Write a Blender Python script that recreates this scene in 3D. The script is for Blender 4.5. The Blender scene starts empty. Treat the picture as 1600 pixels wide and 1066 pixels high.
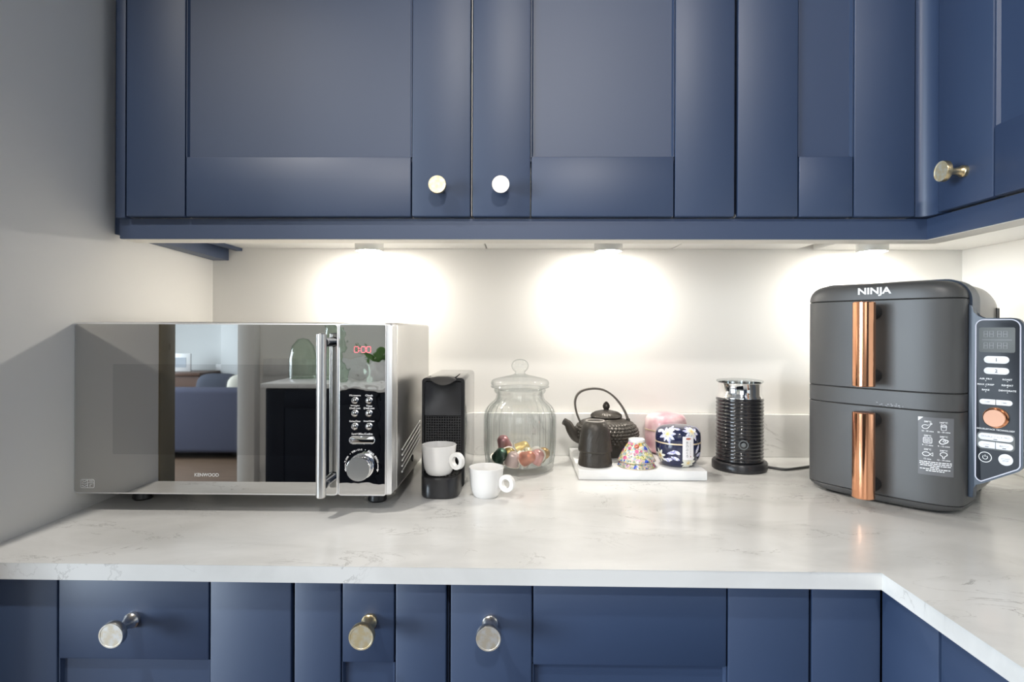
import bpy, bmesh, math, random
from mathutils import Vector, Matrix
random.seed(7)
S = bpy.context.scene
COL = S.collection
PI = math.pi
CT = 0.91                                    # height of the worktop above the floor

# ------------------------------------------------------------------ camera, world, light, exposure
cam_data = bpy.data.cameras.new('camera')
cam_data.sensor_width = 36.0
cam_data.lens = 36.0 * 900 / 1600
cam_data.shift_y = -0.0100
cam_data.clip_start = 0.01
camera = bpy.data.objects.new('camera', cam_data)
COL.objects.link(camera)
camera.matrix_world = (Matrix.Translation((0, 0, CT + 0.2908)) @ Matrix.Rotation(math.atan(15 / 900), 4, 'Z')
                       @ Matrix.Rotation(PI / 2, 4, 'X') @ Matrix.Rotation(0.0037, 4, 'Z'))
S.camera = camera

world = bpy.data.worlds.new('world')
S.world = world
world.use_nodes = True
world.node_tree.nodes['Background'].inputs[0].default_value = (0.75, 0.87, 1.0, 1)
world.node_tree.nodes['Background'].inputs[1].default_value = 1.2

S.view_settings.view_transform = 'Standard'
S.view_settings.look = 'None'
S.view_settings.gamma = 1
S.view_settings.use_curve_mapping = False
S.view_settings.exposure = 0.0


def area_light(name, loc, rot, sx, sy, power, color, shape='RECTANGLE'):
    d = bpy.data.lights.new(name, 'AREA')
    d.shape = shape
    d.size, d.size_y = sx, sy
    d.energy = power
    d.color = color
    o = bpy.data.objects.new(name, d)
    o.location = loc
    o.rotation_euler = rot
    COL.objects.link(o)
    return o


# daylight through the living-room window (far left, behind the camera), an added kitchen window, ceiling lamps
wl = area_light('window_daylight', (-5.12, -2.65, 1.35), (0, -PI / 2 + math.radians(22), 0), 1.7, 3.0, 300, (0.76, 0.88, 1.0))
wl.data.spread = math.radians(118)                             # skylight comes in downwards
kl = area_light('added_window_fill', (-0.02, -1.93, 1.65), (PI / 2 - math.radians(10), 0, 0), 1.15, 1.0, 7, (0.97, 0.97, 1.0))  # window light added behind the camera to give the doors sheen
sd = bpy.data.lights.new('downlight_beam', 'SPOT')               # recessed ceiling downlight near the left wall
sd.energy = 62
sd.color = (1.0, 0.95, 0.88)
sd.spot_size = math.radians(125)
sd.spot_blend = 0.7
sd.shadow_soft_size = 0.035
so = bpy.data.objects.new('downlight_beam', sd)
so.location = (-0.745, 0.08, 2.375)
COL.objects.link(so)
fill_sd = sd.copy()  # added fill lamp, brightens the opposite wall
fill_sd.energy = 26
fill_so = bpy.data.objects.new('downlight_beam', fill_sd)
fill_so.location = (-1.30, -1.40, 2.375)
COL.objects.link(fill_so)
sd2 = bpy.data.lights.new('added_spot_fill', 'SPOT')             # added spotlight, brightens middle and right, aimed past the left wall
sd2.energy = 58
sd2.color = (1.0, 0.95, 0.90)
sd2.spot_size = math.radians(66)
sd2.spot_blend = 0.45
sd2.shadow_soft_size = 0.05
so2 = bpy.data.objects.new('added_spot_fill', sd2)
so2.location = (0.10, -0.75, 2.33)
so2.rotation_euler = Vector((0.42, 1.75, -0.85)).to_track_quat('-Z', 'Y').to_euler()
COL.objects.link(so2)
LED_STRENGTH = 265
S.cycles.transparent_max_bounces = 32
S.cycles.max_bounces = 12

# ------------------------------------------------------------------ materials


def mat(name, color=(0.8, 0.8, 0.8), rough=0.5, metal=0.0, spec=0.5, coat=0.0, emit=None, estr=0.0, bump=None):
    m = bpy.data.materials.new(name)
    m.use_nodes = True
    b = m.node_tree.nodes['Principled BSDF']
    b.inputs['Base Color'].default_value = (*color, 1)
    b.inputs['Roughness'].default_value = rough
    b.inputs['Metallic'].default_value = metal
    b.inputs['Specular IOR Level'].default_value = spec
    b.inputs['Coat Weight'].default_value = coat
    b.inputs['Coat Roughness'].default_value = 0.03
    if emit:
        b.inputs['Emission Color'].default_value = (*emit, 1)
        b.inputs['Emission Strength'].default_value = estr
    if bump:
        scale, strength, dist = bump
        n, l = m.node_tree.nodes, m.node_tree.links
        tc = n.new('ShaderNodeTexCoord')
        t = n.new('ShaderNodeTexNoise')
        t.inputs['Scale'].default_value = scale
        t.inputs['Detail'].default_value = 3
        bp = n.new('ShaderNodeBump')
        bp.inputs['Strength'].default_value = strength
        bp.inputs['Distance'].default_value = dist
        l.new(tc.outputs['Object'], t.inputs['Vector'])
        l.new(t.outputs['Fac'], bp.inputs['Height'])
        l.new(bp.outputs['Normal'], b.inputs['Normal'])
    return m


def noise_color(m, c1, c2, scale, lo=0.35, hi=0.65, stretch=None, detail=4):
    n, l = m.node_tree.nodes, m.node_tree.links
    tc = n.new('ShaderNodeTexCoord')
    t = n.new('ShaderNodeTexNoise')
    t.inputs['Scale'].default_value = scale
    t.inputs['Detail'].default_value = detail
    r = n.new('ShaderNodeValToRGB')
    r.color_ramp.elements[0].position = lo
    r.color_ramp.elements[1].position = hi
    r.color_ramp.elements[0].color = (*c1, 1)
    r.color_ramp.elements[1].color = (*c2, 1)
    if stretch:
        mp = n.new('ShaderNodeMapping')
        mp.inputs['Scale'].default_value = stretch
        l.new(tc.outputs['Object'], mp.inputs['Vector'])
        l.new(mp.outputs['Vector'], t.inputs['Vector'])
    else:
        l.new(tc.outputs['Object'], t.inputs['Vector'])
    l.new(t.outputs['Fac'], r.inputs['Fac'])
    l.new(r.outputs['Color'], n['Principled BSDF'].inputs['Base Color'])
    return m


NAVY = (0.024, 0.048, 0.110)
M = {}
M['navy'] = mat('navy_paint', NAVY, 0.50, spec=1.0, bump=(900, 0.06, 0.0006))
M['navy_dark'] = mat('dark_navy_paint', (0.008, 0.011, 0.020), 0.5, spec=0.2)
M['wall'] = mat('wall_paint', (0.80, 0.785, 0.75), 0.75, spec=0.2, bump=(260, 0.10, 0.0008))
M['wall_far'] = mat('pale_grey_paint', (0.50, 0.51, 0.50), 0.8)
M['ceiling'] = mat('ceiling_paint', (0.42, 0.41, 0.40), 0.8)  # unseen ceiling, greyed so that it bounces less light
M['cream'] = mat('cream_board', (0.80, 0.77, 0.70), 0.5)
M['white_board'] = mat('white_board', (0.85, 0.84, 0.81), 0.4)
M['brass'] = mat('worn_brass', (0.78, 0.62, 0.36), 0.30, 1.0)
M['nickel'] = mat('brushed_nickel', (0.74, 0.70, 0.64), 0.26, 1.0)
M['lever'] = mat('dark_lever', (0.16, 0.15, 0.14), 0.28, 0.8)
M['grille'] = mat('grille_grey', (0.045, 0.045, 0.047), 0.4)
M['chrome'] = mat('chrome', (0.88, 0.88, 0.88), 0.06, 1.0)
M['steel'] = mat('brushed_steel', (0.72, 0.71, 0.69), 0.30, 1.0)
M['steel_light'] = mat('steel_bezel', (0.86, 0.86, 0.86), 0.38, 0.9)
M['mirror'] = mat('mirror_glass', (0.60, 0.59, 0.57), 0.015, 1.0)
M['mirror_dark'] = mat('mirror_screen', (0.50, 0.49, 0.475), 0.02, 1.0)
M['mirror_panel'] = mat('panel_glass', (0.62, 0.61, 0.60), 0.02, 1.0, bump=(14, 0.16, 0.004))
M['black'] = mat('black_plastic', (0.012, 0.012, 0.013), 0.35)
M['black_gloss'] = mat('black_gloss', (0.012, 0.012, 0.014), 0.12, coat=0.6)
M['black_satin'] = mat('black_satin', (0.020, 0.020, 0.022), 0.28)
M['dark_slot'] = mat('dark_slot', (0.004, 0.004, 0.004), 0.8)
M['white_print'] = mat('white_print', (0.85, 0.85, 0.85), 0.5)
M['grey_print'] = mat('grey_print', (0.33, 0.33, 0.35), 0.5)
M['dark_print'] = mat('dark_print', (0.05, 0.05, 0.06), 0.5)
M['red_led'] = mat('red_led', (0.5, 0.1, 0.1), 0.4, emit=(1.0, 0.22, 0.28), estr=1.1)
M['porcelain'] = mat('porcelain', (0.86, 0.855, 0.84), 0.14, coat=0.4)
M['iron'] = mat('cast_iron', (0.060, 0.053, 0.045), 0.36, 0.40, bump=(420, 0.35, 0.001))
M['iron_smooth'] = mat('handle_iron', (0.20, 0.18, 0.155), 0.38, 0.6)
M['rim'] = mat('grey_rim', (0.36, 0.33, 0.30), 0.5)
M['marble_tray'] = mat('white_marble', (0.86, 0.86, 0.85), 0.25)
noise_color(M['marble_tray'], (0.78, 0.78, 0.78), (0.88, 0.88, 0.87), 14, 0.3, 0.55)
M['gold'] = mat('gold_band', (0.74, 0.60, 0.42), 0.40, 0.5)
M['pink'] = mat('pink_paper', (0.75, 0.35, 0.40), 0.3, coat=0.3)
noise_color(M['pink'], (0.62, 0.27, 0.33), (0.84, 0.62, 0.62), 26, 0.32, 0.58, (1, 1, 0.6), 6)
M['navy_gloss'] = mat('navy_lacquer', (0.016, 0.020, 0.058), 0.14, coat=0.5)
M['petal'] = mat('lilac_petal', (0.55, 0.56, 0.74), 0.35)
noise_color(M['petal'], (0.30, 0.31, 0.60), (0.80, 0.80, 0.85), 240, 0.42, 0.56)
M['petal_white'] = mat('white_petal', (0.80, 0.80, 0.70), 0.35)
M['stamen'] = mat('yellow_stamen', (0.85, 0.62, 0.20), 0.4)
M['tag'] = mat('paper_tag', (0.85, 0.83, 0.84), 0.6)
M['seal'] = mat('red_seal', (0.45, 0.12, 0.08), 0.6)
M['fryer'] = mat('charcoal_satin', (0.078, 0.077, 0.076), 0.42, 0.25, spec=0.45, bump=(1500, 0.05, 0.0005))
M['fryer_trim'] = mat('graphite_trim', (0.045, 0.060, 0.085), 0.36, 0.0, spec=0.4)
M['fryer_side'] = mat('glossy_side', (0.13, 0.125, 0.115), 0.28, 0.2)
M['copper'] = mat('copper', (0.86, 0.42, 0.24), 0.14, 1.0)
M['copper_dark'] = mat('copper_cap', (0.36, 0.17, 0.11), 0.35, 1.0)
M['rose'] = mat('rose_dial', (0.62, 0.36, 0.25), 0.60, 0.6)
M['panel_black'] = mat('panel_black', (0.016, 0.019, 0.026), 0.38, spec=0.25)
M['bezel'] = mat('lilac_bezel', (0.70, 0.70, 0.80), 0.3)
M['lcd'] = mat('lcd', (0.15, 0.16, 0.16), 0.5, spec=0.25)
M['button_white'] = mat('white_button', (0.80, 0.81, 0.84), 0.35)
M['sticker'] = mat('grey_sticker', (0.125, 0.125, 0.13), 0.35)
M['lens'] = mat('led_lens', (1, 1, 1), 0.4, emit=(1.0, 0.95, 0.87), estr=LED_STRENGTH)
M['led_body'] = mat('led_body', (0.72, 0.72, 0.69), 0.35, 0.2)
M['sofa'] = mat('blue_grey_fabric', (0.070, 0.074, 0.105), 0.95, spec=0.1, bump=(500, 0.3, 0.002))
M['cushion_dark'] = mat('dark_cushion', (0.05, 0.055, 0.07), 0.95, spec=0.1)
M['cushion_cream'] = mat('cream_cushion', (0.42, 0.40, 0.34), 0.9, spec=0.1)
M['wood'] = mat('oak_floor', (0.30, 0.19, 0.11), 0.45)
noise_color(M['wood'], (0.075, 0.045, 0.028), (0.13, 0.085, 0.055), 9, 0.3, 0.7, (0.4, 7, 1))
M['dark_wood'] = mat('dark_wood', (0.10, 0.05, 0.03), 0.4)
M['lining'] = mat('olive_lining', (0.22, 0.19, 0.13), 0.5)
M['socket'] = mat('socket_white', (0.62, 0.62, 0.61), 0.4)
M['picture'] = mat('picture_print', (0.30, 0.33, 0.36), 0.6)
M['leaf'] = mat('leaf_green', (0.10, 0.22, 0.05), 0.6)
M['cable'] = mat('black_cable', (0.02, 0.02, 0.02), 0.45)


def quartz_material():
    m = mat('white_quartz', (0.8, 0.8, 0.78), 0.20)
    n, l = m.node_tree.nodes, m.node_tree.links
    b = n['Principled BSDF']
    tc = n.new('ShaderNodeTexCoord')
    mp = n.new('ShaderNodeMapping')
    mp.inputs['Rotation'].default_value = (0, 0, 0.5)
    mp.inputs['Scale'].default_value = (1.0, 2.1, 1.0)
    l.new(tc.outputs['Object'], mp.inputs['Vector'])

    def noise(scale, detail, dist=0.0, rough=0.55):
        t = n.new('ShaderNodeTexNoise')
        t.inputs['Scale'].default_value = scale
        t.inputs['Detail'].default_value = detail
        t.inputs['Distortion'].default_value = dist
        t.inputs['Roughness'].default_value = rough
        l.new(mp.outputs['Vector'], t.inputs['Vector'])
        return t

    def math_node(op, a, bb, clamp=False):
        k = n.new('ShaderNodeMath')
        k.operation = op
        k.use_clamp = clamp
        for i, v in enumerate((a, bb)):
            if isinstance(v, (int, float)):
                k.inputs[i].default_value = v
            else:
                l.new(v, k.inputs[i])
        return k.outputs[0]

    cloud = noise(4.5, 6, 0.6)
    v1 = noise(5.0, 8, 1.2, 0.62)
    mask = noise(7.0, 2)
    d = math_node('ABSOLUTE', math_node('SUBTRACT', v1.outputs['Fac'], 0.5), 0)
    line = math_node('SUBTRACT', 1.0, math_node('MULTIPLY', d, 120), True)
    mk = math_node('MULTIPLY', math_node('SUBTRACT', mask.outputs['Fac'], 0.47), 6.0, True)
    vein = math_node('MULTIPLY', math_node('MULTIPLY', line, mk), 0.75)
    r = n.new('ShaderNodeValToRGB')
    r.color_ramp.elements[0].position = 0.30
    r.color_ramp.elements[1].position = 0.58
    r.color_ramp.elements[0].color = (0.60, 0.595, 0.575, 1)
    r.color_ramp.elements[1].color = (0.72, 0.715, 0.695, 1)
    l.new(cloud.outputs['Fac'], r.inputs['Fac'])
    mx = n.new('ShaderNodeMix')
    mx.data_type = 'RGBA'
    l.new(vein, mx.inputs[0])
    l.new(r.outputs['Color'], mx.inputs[6])
    mx.inputs[7].default_value = (0.30, 0.285, 0.27, 1)
    l.new(mx.outputs[2], b.inputs['Base Color'])
    return m


M['quartz'] = quartz_material()


def brass_face(name, centre, edge):
    """worn metal disc: tarnished middle, polished edge, mottled"""
    m = mat(name, centre, 0.46, 0.8)
    noise_color(m, edge, centre, 160, 0.38, 0.60)
    return m


M['brass_face'] = brass_face('tarnished_brass_face', (0.86, 0.72, 0.44), (0.90, 0.83, 0.66))
M['nickel_face'] = brass_face('worn_nickel_face', (0.82, 0.74, 0.60), (0.90, 0.88, 0.84))


def glass_material(name, tint, edge, gloss=1.0):
    """thin clear glass: see-through face-on, reflecting and tinted towards the edges by Fresnel"""
    m = bpy.data.materials.new(name)
    m.use_nodes = True
    n, l = m.node_tree.nodes, m.node_tree.links
    n.remove(n['Principled BSDF'])
    out = n['Material Output']
    lw = n.new('ShaderNodeLayerWeight')
    lw.inputs['Blend'].default_value = 0.5
    ramp = n.new('ShaderNodeValToRGB')
    ramp.color_ramp.elements[0].position = 0.42
    ramp.color_ramp.elements[1].position = 1.0
    ramp.color_ramp.elements[0].color = (*tint, 1)
    ramp.color_ramp.elements[1].color = (*edge, 1)
    tr = n.new('ShaderNodeBsdfTransparent')
    gl = n.new('ShaderNodeBsdfGlossy')
    gl.inputs['Roughness'].default_value = 0.03
    pw = n.new('ShaderNodeMath')                                # Schlick reflectance of a thin sheet, same from both sides
    pw.operation = 'POWER'
    pw.inputs[1].default_value = 5.0
    l.new(lw.outputs['Facing'], pw.inputs[0])
    fr = n.new('ShaderNodeMath')
    fr.operation = 'MULTIPLY_ADD'
    fr.inputs[1].default_value = 0.93
    fr.inputs[2].default_value = 0.07
    l.new(pw.outputs[0], fr.inputs[0])
    k = n.new('ShaderNodeMath')
    k.operation = 'MULTIPLY'
    k.inputs[1].default_value = gloss
    mx = n.new('ShaderNodeMixShader')
    l.new(lw.outputs['Facing'], ramp.inputs['Fac'])
    l.new(ramp.outputs['Color'], tr.inputs['Color'])
    l.new(fr.outputs[0], k.inputs[0])
    l.new(k.outputs[0], mx.inputs['Fac'])
    l.new(tr.outputs[0], mx.inputs[1])
    l.new(gl.outputs[0], mx.inputs[2])
    l.new(mx.outputs[0], out.inputs['Surface'])
    return m


M['glass'] = glass_material('clear_glass', (0.985, 0.992, 0.988), (0.68, 0.71, 0.71))
M['green_glass'] = glass_material('pale_green_glass', (0.86, 0.93, 0.86), (0.45, 0.58, 0.48))
M['pane'] = glass_material('window_glass', (0.98, 0.99, 0.985), (0.8, 0.85, 0.84), 0.6)


def floral_material():
    """printed millefleur pattern: round blossoms on a speckled ground"""
    m = mat('floral_print', (0.8, 0.7, 0.6), 0.22, coat=0.4)
    n, l = m.node_tree.nodes, m.node_tree.links
    tc = n.new('ShaderNodeTexCoord')

    def vor(scale, pal):
        v = n.new('ShaderNodeTexVoronoi')
        v.inputs['Scale'].default_value = scale
        l.new(tc.outputs['Object'], v.inputs['Vector'])
        sep = n.new('ShaderNodeSeparateColor')
        l.new(v.outputs['Color'], sep.inputs[0])
        r = n.new('ShaderNodeValToRGB')
        r.color_ramp.interpolation = 'CONSTANT'
        els = r.color_ramp.elements
        while len(els) < len(pal):
            els.new(0.5)
        for i, c in enumerate(pal):
            els[i].position = i / len(pal)
            els[i].color = (*c, 1)
        l.new(sep.outputs[0], r.inputs['Fac'])
        return v, r

    ground_v, ground = vor(300, [(0.70, 0.66, 0.52), (0.34, 0.44, 0.30), (0.74, 0.60, 0.34), (0.76, 0.72, 0.64),
                                 (0.20, 0.30, 0.24), (0.66, 0.44, 0.44), (0.40, 0.50, 0.58)])
    v, blossom = vor(95, [(0.75, 0.18, 0.32), (0.06, 0.12, 0.62), (0.80, 0.56, 0.15), (0.78, 0.32, 0.50),
                          (0.66, 0.16, 0.12), (0.40, 0.55, 0.72), (0.72, 0.68, 0.30), (0.74, 0.48, 0.62)])
    petal, petalc = vor(420, [(0.25, 0.25, 0.25), (1, 1, 1), (0.7, 0.7, 0.7), (1.3, 1.3, 1.3)])
    mul = n.new('ShaderNodeMix')
    mul.data_type = 'RGBA'
    mul.blend_type = 'MULTIPLY'
    mul.inputs[0].default_value = 0.75
    l.new(blossom.outputs['Color'], mul.inputs[6])
    l.new(petalc.outputs['Color'], mul.inputs[7])
    lt = n.new('ShaderNodeMath')
    lt.operation = 'LESS_THAN'
    lt.inputs[1].default_value = 0.47
    l.new(v.outputs['Distance'], lt.inputs[0])
    mx = n.new('ShaderNodeMix')
    mx.data_type = 'RGBA'
    l.new(lt.outputs[0], mx.inputs[0])
    l.new(ground.outputs['Color'], mx.inputs[6])
    l.new(mul.outputs[2], mx.inputs[7])
    eye = n.new('ShaderNodeMath')
    eye.operation = 'LESS_THAN'
    eye.inputs[1].default_value = 0.15
    l.new(v.outputs['Distance'], eye.inputs[0])
    my = n.new('ShaderNodeMix')
    my.data_type = 'RGBA'
    l.new(eye.outputs[0], my.inputs[0])
    l.new(mx.outputs[2], my.inputs[6])
    my.inputs[7].default_value = (0.62, 0.50, 0.30, 1)
    mx = my
    l.new(mx.outputs[2], n['Principled BSDF'].inputs['Base Color'])
    return m


M['floral'] = floral_material()

# ------------------------------------------------------------------ helpers


def empty(name, loc=(0, 0, 0), rz=0.0):
    o = bpy.data.objects.new(name, None)
    o.empty_display_size = 0.02
    o.location = loc
    o.rotation_euler = (0, 0, rz)
    COL.objects.link(o)
    return o


def tag(o, label, cat, group=None):
    o['label'] = label
    o['category'] = cat
    if group:
        o['group'] = group
    return o


def thing(name, label, cat, loc=(0, 0, 0), rz=0.0, group=None):
    return tag(empty(name, loc, rz), label, cat, group)


def obj(name, bm, m, parent=None, smooth=40, label=None):
    me = bpy.data.meshes.new(name)
    bmesh.ops.recalc_face_normals(bm, faces=bm.faces) if not getattr(bm, 'keep', False) else None
    bm.to_mesh(me)
    bm.free()
    for x in (m if isinstance(m, (list, tuple)) else [m]):
        me.materials.append(x)
    if smooth:
        me.shade_smooth()
        me.set_sharp_from_angle(angle=math.radians(smooth))
    o = bpy.data.objects.new(name, me)
    COL.objects.link(o)
    if parent:
        o.parent = parent
    if label:
        o['label'] = label
    return o


def struct(name, bm, m, parent=None):
    o = obj(name, bm, m, parent)
    o['kind'] = 'structure'
    return o


def B():
    return bmesh.new()


def merge(bm, tmp, mi=0, mtx=None):
    for f in tmp.faces:
        f.material_index = mi
    if mtx is not None:
        tmp.transform(mtx)
    me = bpy.data.meshes.new('tmp')
    tmp.to_mesh(me)
    tmp.free()
    n0 = len(bm.faces)
    bm.from_mesh(me)
    bpy.data.meshes.remove(me)
    return bm


def box(bm, x0, x1, y0, y1, z0, z1, bevel=0.0, seg=2, mi=0, mtx=None):
    t = bmesh.new()
    bmesh.ops.create_cube(t, size=1)
    t.transform(Matrix.Translation(((x0 + x1) / 2, (y0 + y1) / 2, (z0 + z1) / 2)) @ Matrix.Diagonal((x1 - x0, y1 - y0, z1 - z0, 1)))
    if bevel:
        bmesh.ops.bevel(t, geom=t.edges[:], offset=bevel, segments=seg, profile=0.5, affect='EDGES')
    return merge(bm, t, mi, mtx)


def lathe(bm, prof, cx=0, cy=0, seg=48, mi=0, mod=None, closed=True):
    """profile of (radius, z); mod(theta, z, r) may reshape the radius"""
    rings = []
    for r, z in prof:
        if r < 1e-6:
            rings.append([bm.verts.new((cx, cy, z))])
        else:
            ring = []
            for i in range(seg):
                a = 2 * PI * i / seg
                rr = mod(a, z, r) if mod else r
                ring.append(bm.verts.new((cx + rr * math.cos(a), cy + rr * math.sin(a), z)))
            rings.append(ring)
    for p, q in zip(rings, rings[1:]):
        if len(p) == 1 and len(q) == 1:
            continue
        for i in range(seg):
            j = (i + 1) % seg
            if len(p) == 1:
                f = bm.faces.new((p[0], q[j], q[i]))
            elif len(q) == 1:
                f = bm.faces.new((p[i], p[j], q[0]))
            else:
                f = bm.faces.new((p[i], p[j], q[j], q[i]))
            f.material_index = mi
    return bm


def loft(bm, loops, mi=0, cap0=True, cap1=True):
    """loops: lists of equally many 3-D points"""
    vs = [[bm.verts.new(p) for p in lp] for lp in loops]
    n = len(vs[0])
    for a, b in zip(vs, vs[1:]):
        for i in range(n):
            j = (i + 1) % n
            bm.faces.new((a[i], a[j], b[j], b[i])).material_index = mi
    if cap0:
        bm.faces.new(list(reversed(vs[0]))).material_index = mi
    if cap1:
        bm.faces.new(vs[-1]).material_index = mi
    return bm


def prism(bm, pts, z0, z1, axis='Z', bevel=0.0, mi=0, seg=2):
    """polygon extruded along an axis; pts are (x,y) for Z, (x,z) for Y, (y,z) for X"""
    t = bmesh.new()

    def P(p, h):
        return (p[0], p[1], h) if axis == 'Z' else ((p[0], h, p[1]) if axis == 'Y' else (h, p[0], p[1]))
    a = [t.verts.new(P(p, z0)) for p in pts]
    b = [t.verts.new(P(p, z1)) for p in pts]
    n = len(pts)
    ea = []
    t.faces.new(list(reversed(a)))
    t.faces.new(b)
    for i in range(n):
        j = (i + 1) % n
        t.faces.new((a[i], a[j], b[j], b[i]))
    if bevel:
        caps = [e for e in t.edges if (e.verts[0] in a) == (e.verts[1] in a)]
        bmesh.ops.bevel(t, geom=caps, offset=bevel, segments=seg, profile=0.5, affect='EDGES')
    bmesh.ops.recalc_face_normals(t, faces=t.faces)
    return merge(bm, t, mi)


def arc(cx, cy, r, a0, a1, n):
    return [(cx + r * math.cos(math.radians(a0 + (a1 - a0) * i / n)), cy + r * math.sin(math.radians(a0 + (a1 - a0) * i / n))) for i in range(n + 1)]


def rrect(x0, x1, z0, z1, r, n=6):
    r = min(r, (x1 - x0) / 2 - 1e-5, (z1 - z0) / 2 - 1e-5)
    return (arc(x1 - r, z1 - r, r, 0, 90, n) + arc(x0 + r, z1 - r, r, 90, 180, n)
            + arc(x0 + r, z0 + r, r, 180, 270, n) + arc(x1 - r, z0 + r, r, 270, 360, n))


def round_poly(pts, radii, n=6):
    """polygon corners replaced by arcs"""
    out = []
    k = len(pts)
    for i in range(k):
        p = Vector(pts[i])
        a = (Vector(pts[i - 1]) - p).normalized()
        b = (Vector(pts[(i + 1) % k]) - p).normalized()
        r = radii[i] if isinstance(radii, (list, tuple)) else radii
        if r <= 0:
            out.append(tuple(p))
            continue
        ang = a.angle(b)
        d = r / math.tan(ang / 2)
        c = p + (a + b).normalized() * (r / math.sin(ang / 2))
        s, e = p + a * d - c, p + b * d - c
        a0 = math.atan2(s.y, s.x)
        a1 = math.atan2(e.y, e.x)
        da = (a1 - a0 + PI) % (2 * PI) - PI
        out += [(c.x + r * math.cos(a0 + da * j / n), c.y + r * math.sin(a0 + da * j / n)) for j in range(n + 1)]
    return out


def tube(bm, pts, r, seg=10, closed=False, mi=0, flat=None):
    """round (or flat: width, thickness along the given world axis) bar swept along points"""
    P = [Vector(p) for p in pts]
    n = len(P)
    rs = r if isinstance(r, (list, tuple)) else [r] * n
    loops = []
    up = None
    for i in range(n):
        if closed:
            t = (P[(i + 1) % n] - P[i - 1]).normalized()
        else:
            t = (P[min(i + 1, n - 1)] - P[max(i - 1, 0)]).normalized()
        if up is None:
            up = Vector((0, 0, 1)) if abs(t.z) < 0.9 else Vector((0, 1, 0))
        if flat:
            w, th, ax = flat
            ax = Vector(ax)
            nn = t.cross(ax).normalized()
            loops.append([P[i] + ax * (w * a) + nn * (th * b) for a, b in ((-.5, -.5), (.5, -.5), (.5, .5), (-.5, .5))])
            continue
        up = (up - t * up.dot(t)).normalized()
        side = t.cross(up)
        loops.append([P[i] + (up * math.cos(2 * PI * k / seg) + side * math.sin(2 * PI * k / seg)) * rs[i] for k in range(seg)])
    if closed:
        loops.append(loops[0])
        return loft(bm, loops[:-1] + [loops[0]], mi, False, False)
    return loft(bm, loops, mi)


def smooth_path(pts, k=6):
    """Catmull-Rom through points"""
    P = [Vector(p) for p in pts]
    out = []
    for i in range(len(P) - 1):
        p0, p1, p2, p3 = P[max(i - 1, 0)], P[i], P[i + 1], P[min(i + 2, len(P) - 1)]
        for j in range(k):
            t = j / k
            out.append(0.5 * ((2 * p1) + (p2 - p0) * t + (2 * p0 - 5 * p1 + 4 * p2 - p3) * t * t + (3 * p1 - p0 - 3 * p2 + p3) * t ** 3))
    out.append(P[-1])
    return out


def ring_z(cx, cz, r, y, n=32):
    return [(cx + r * math.cos(2 * PI * i / n), y, cz + r * math.sin(2 * PI * i / n)) for i in range(n)]


def ring_y(bm, cx, cz, y, prof, seg=32, mi=0):
    """lathe about the y axis: profile of (radius, y offset)"""
    t = bmesh.new()
    lathe(t, [(r, -dy) for r, dy in prof], seg=seg)
    return merge(bm, t, mi, Matrix.Translation((cx, y, cz)) @ Matrix.Rotation(PI / 2, 4, 'X'))


TEXT = {}


def text_polys(body, bold=0.0):
    key = (body, bold)
    if key not in TEXT:
        c = bpy.data.curves.new('txt', 'FONT')
        c.body = body
        c.resolution_u = 3
        c.offset = bold
        o = bpy.data.objects.new('txt', c)
        COL.objects.link(o)
        dg = bpy.context.evaluated_depsgraph_get()
        me = o.evaluated_get(dg).to_mesh()
        vs = [(v.co.x, v.co.y) for v in me.vertices]
        fs = [tuple(p.vertices) for p in me.polygons]
        o.evaluated_get(dg).to_mesh_clear()
        bpy.data.objects.remove(o)
        bpy.data.curves.remove(c)
        TEXT[key] = (vs, fs)
    return TEXT[key]


def text(bm, body, cx, cz, w=None, h=None, at=None, bold=0.0, mi=0, turn=0.0):
    """flat print; w/h are the printed width/height; at(x, z) puts it on the surface"""
    vs, fs = text_polys(body, bold)
    if not vs:
        return bm
    x0, x1 = min(v[0] for v in vs), max(v[0] for v in vs)
    y0, y1 = min(v[1] for v in vs), max(v[1] for v in vs)
    sx = w / (x1 - x0) if w else h / (y1 - y0)
    sy = h / (y1 - y0) if h else sx
    mx, my = (x0 + x1) / 2, (y0 + y1) / 2
    ct, st = math.cos(turn), math.sin(turn)
    nv = []
    for x, y in vs:
        X, Z = (x - mx) * sx, (y - my) * sy
        nv.append(bm.verts.new(at(cx + X * ct - Z * st, cz + X * st + Z * ct)))
    for f in fs:
        try:
            bm.faces.new([nv[i] for i in f]).material_index = mi
        except ValueError:
            pass
    return bm


def fan(bm, pts, at, mi=0):
    """flat printed polygon"""
    try:
        bm.faces.new([bm.verts.new(at(*p)) for p in pts]).material_index = mi
    except ValueError:
        pass
    return bm


def stroke(bm, pts, w, at, closed=False, mi=0):
    """printed line of width w along 2-D points"""
    P = [Vector(p) for p in pts]
    n = len(P)
    rows = []
    for i in range(n):
        t = (P[(i + 1) % n] - P[i - 1]) if closed else (P[min(i + 1, n - 1)] - P[max(i - 1, 0)])
        t = t.normalized() if t.length else Vector((1, 0))
        q = Vector((-t.y, t.x)) * w / 2
        rows.append((bm.verts.new(at(*(P[i] + q))), bm.verts.new(at(*(P[i] - q)))))
    for i in range(n if closed else n - 1):
        a, b = rows[i], rows[(i + 1) % n]
        bm.faces.new((a[0], a[1], b[1], b[0])).material_index = mi
    return bm


def paint():
    b = bmesh.new()
    b.keep = True
    return b


class Paint:
    pass


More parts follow.
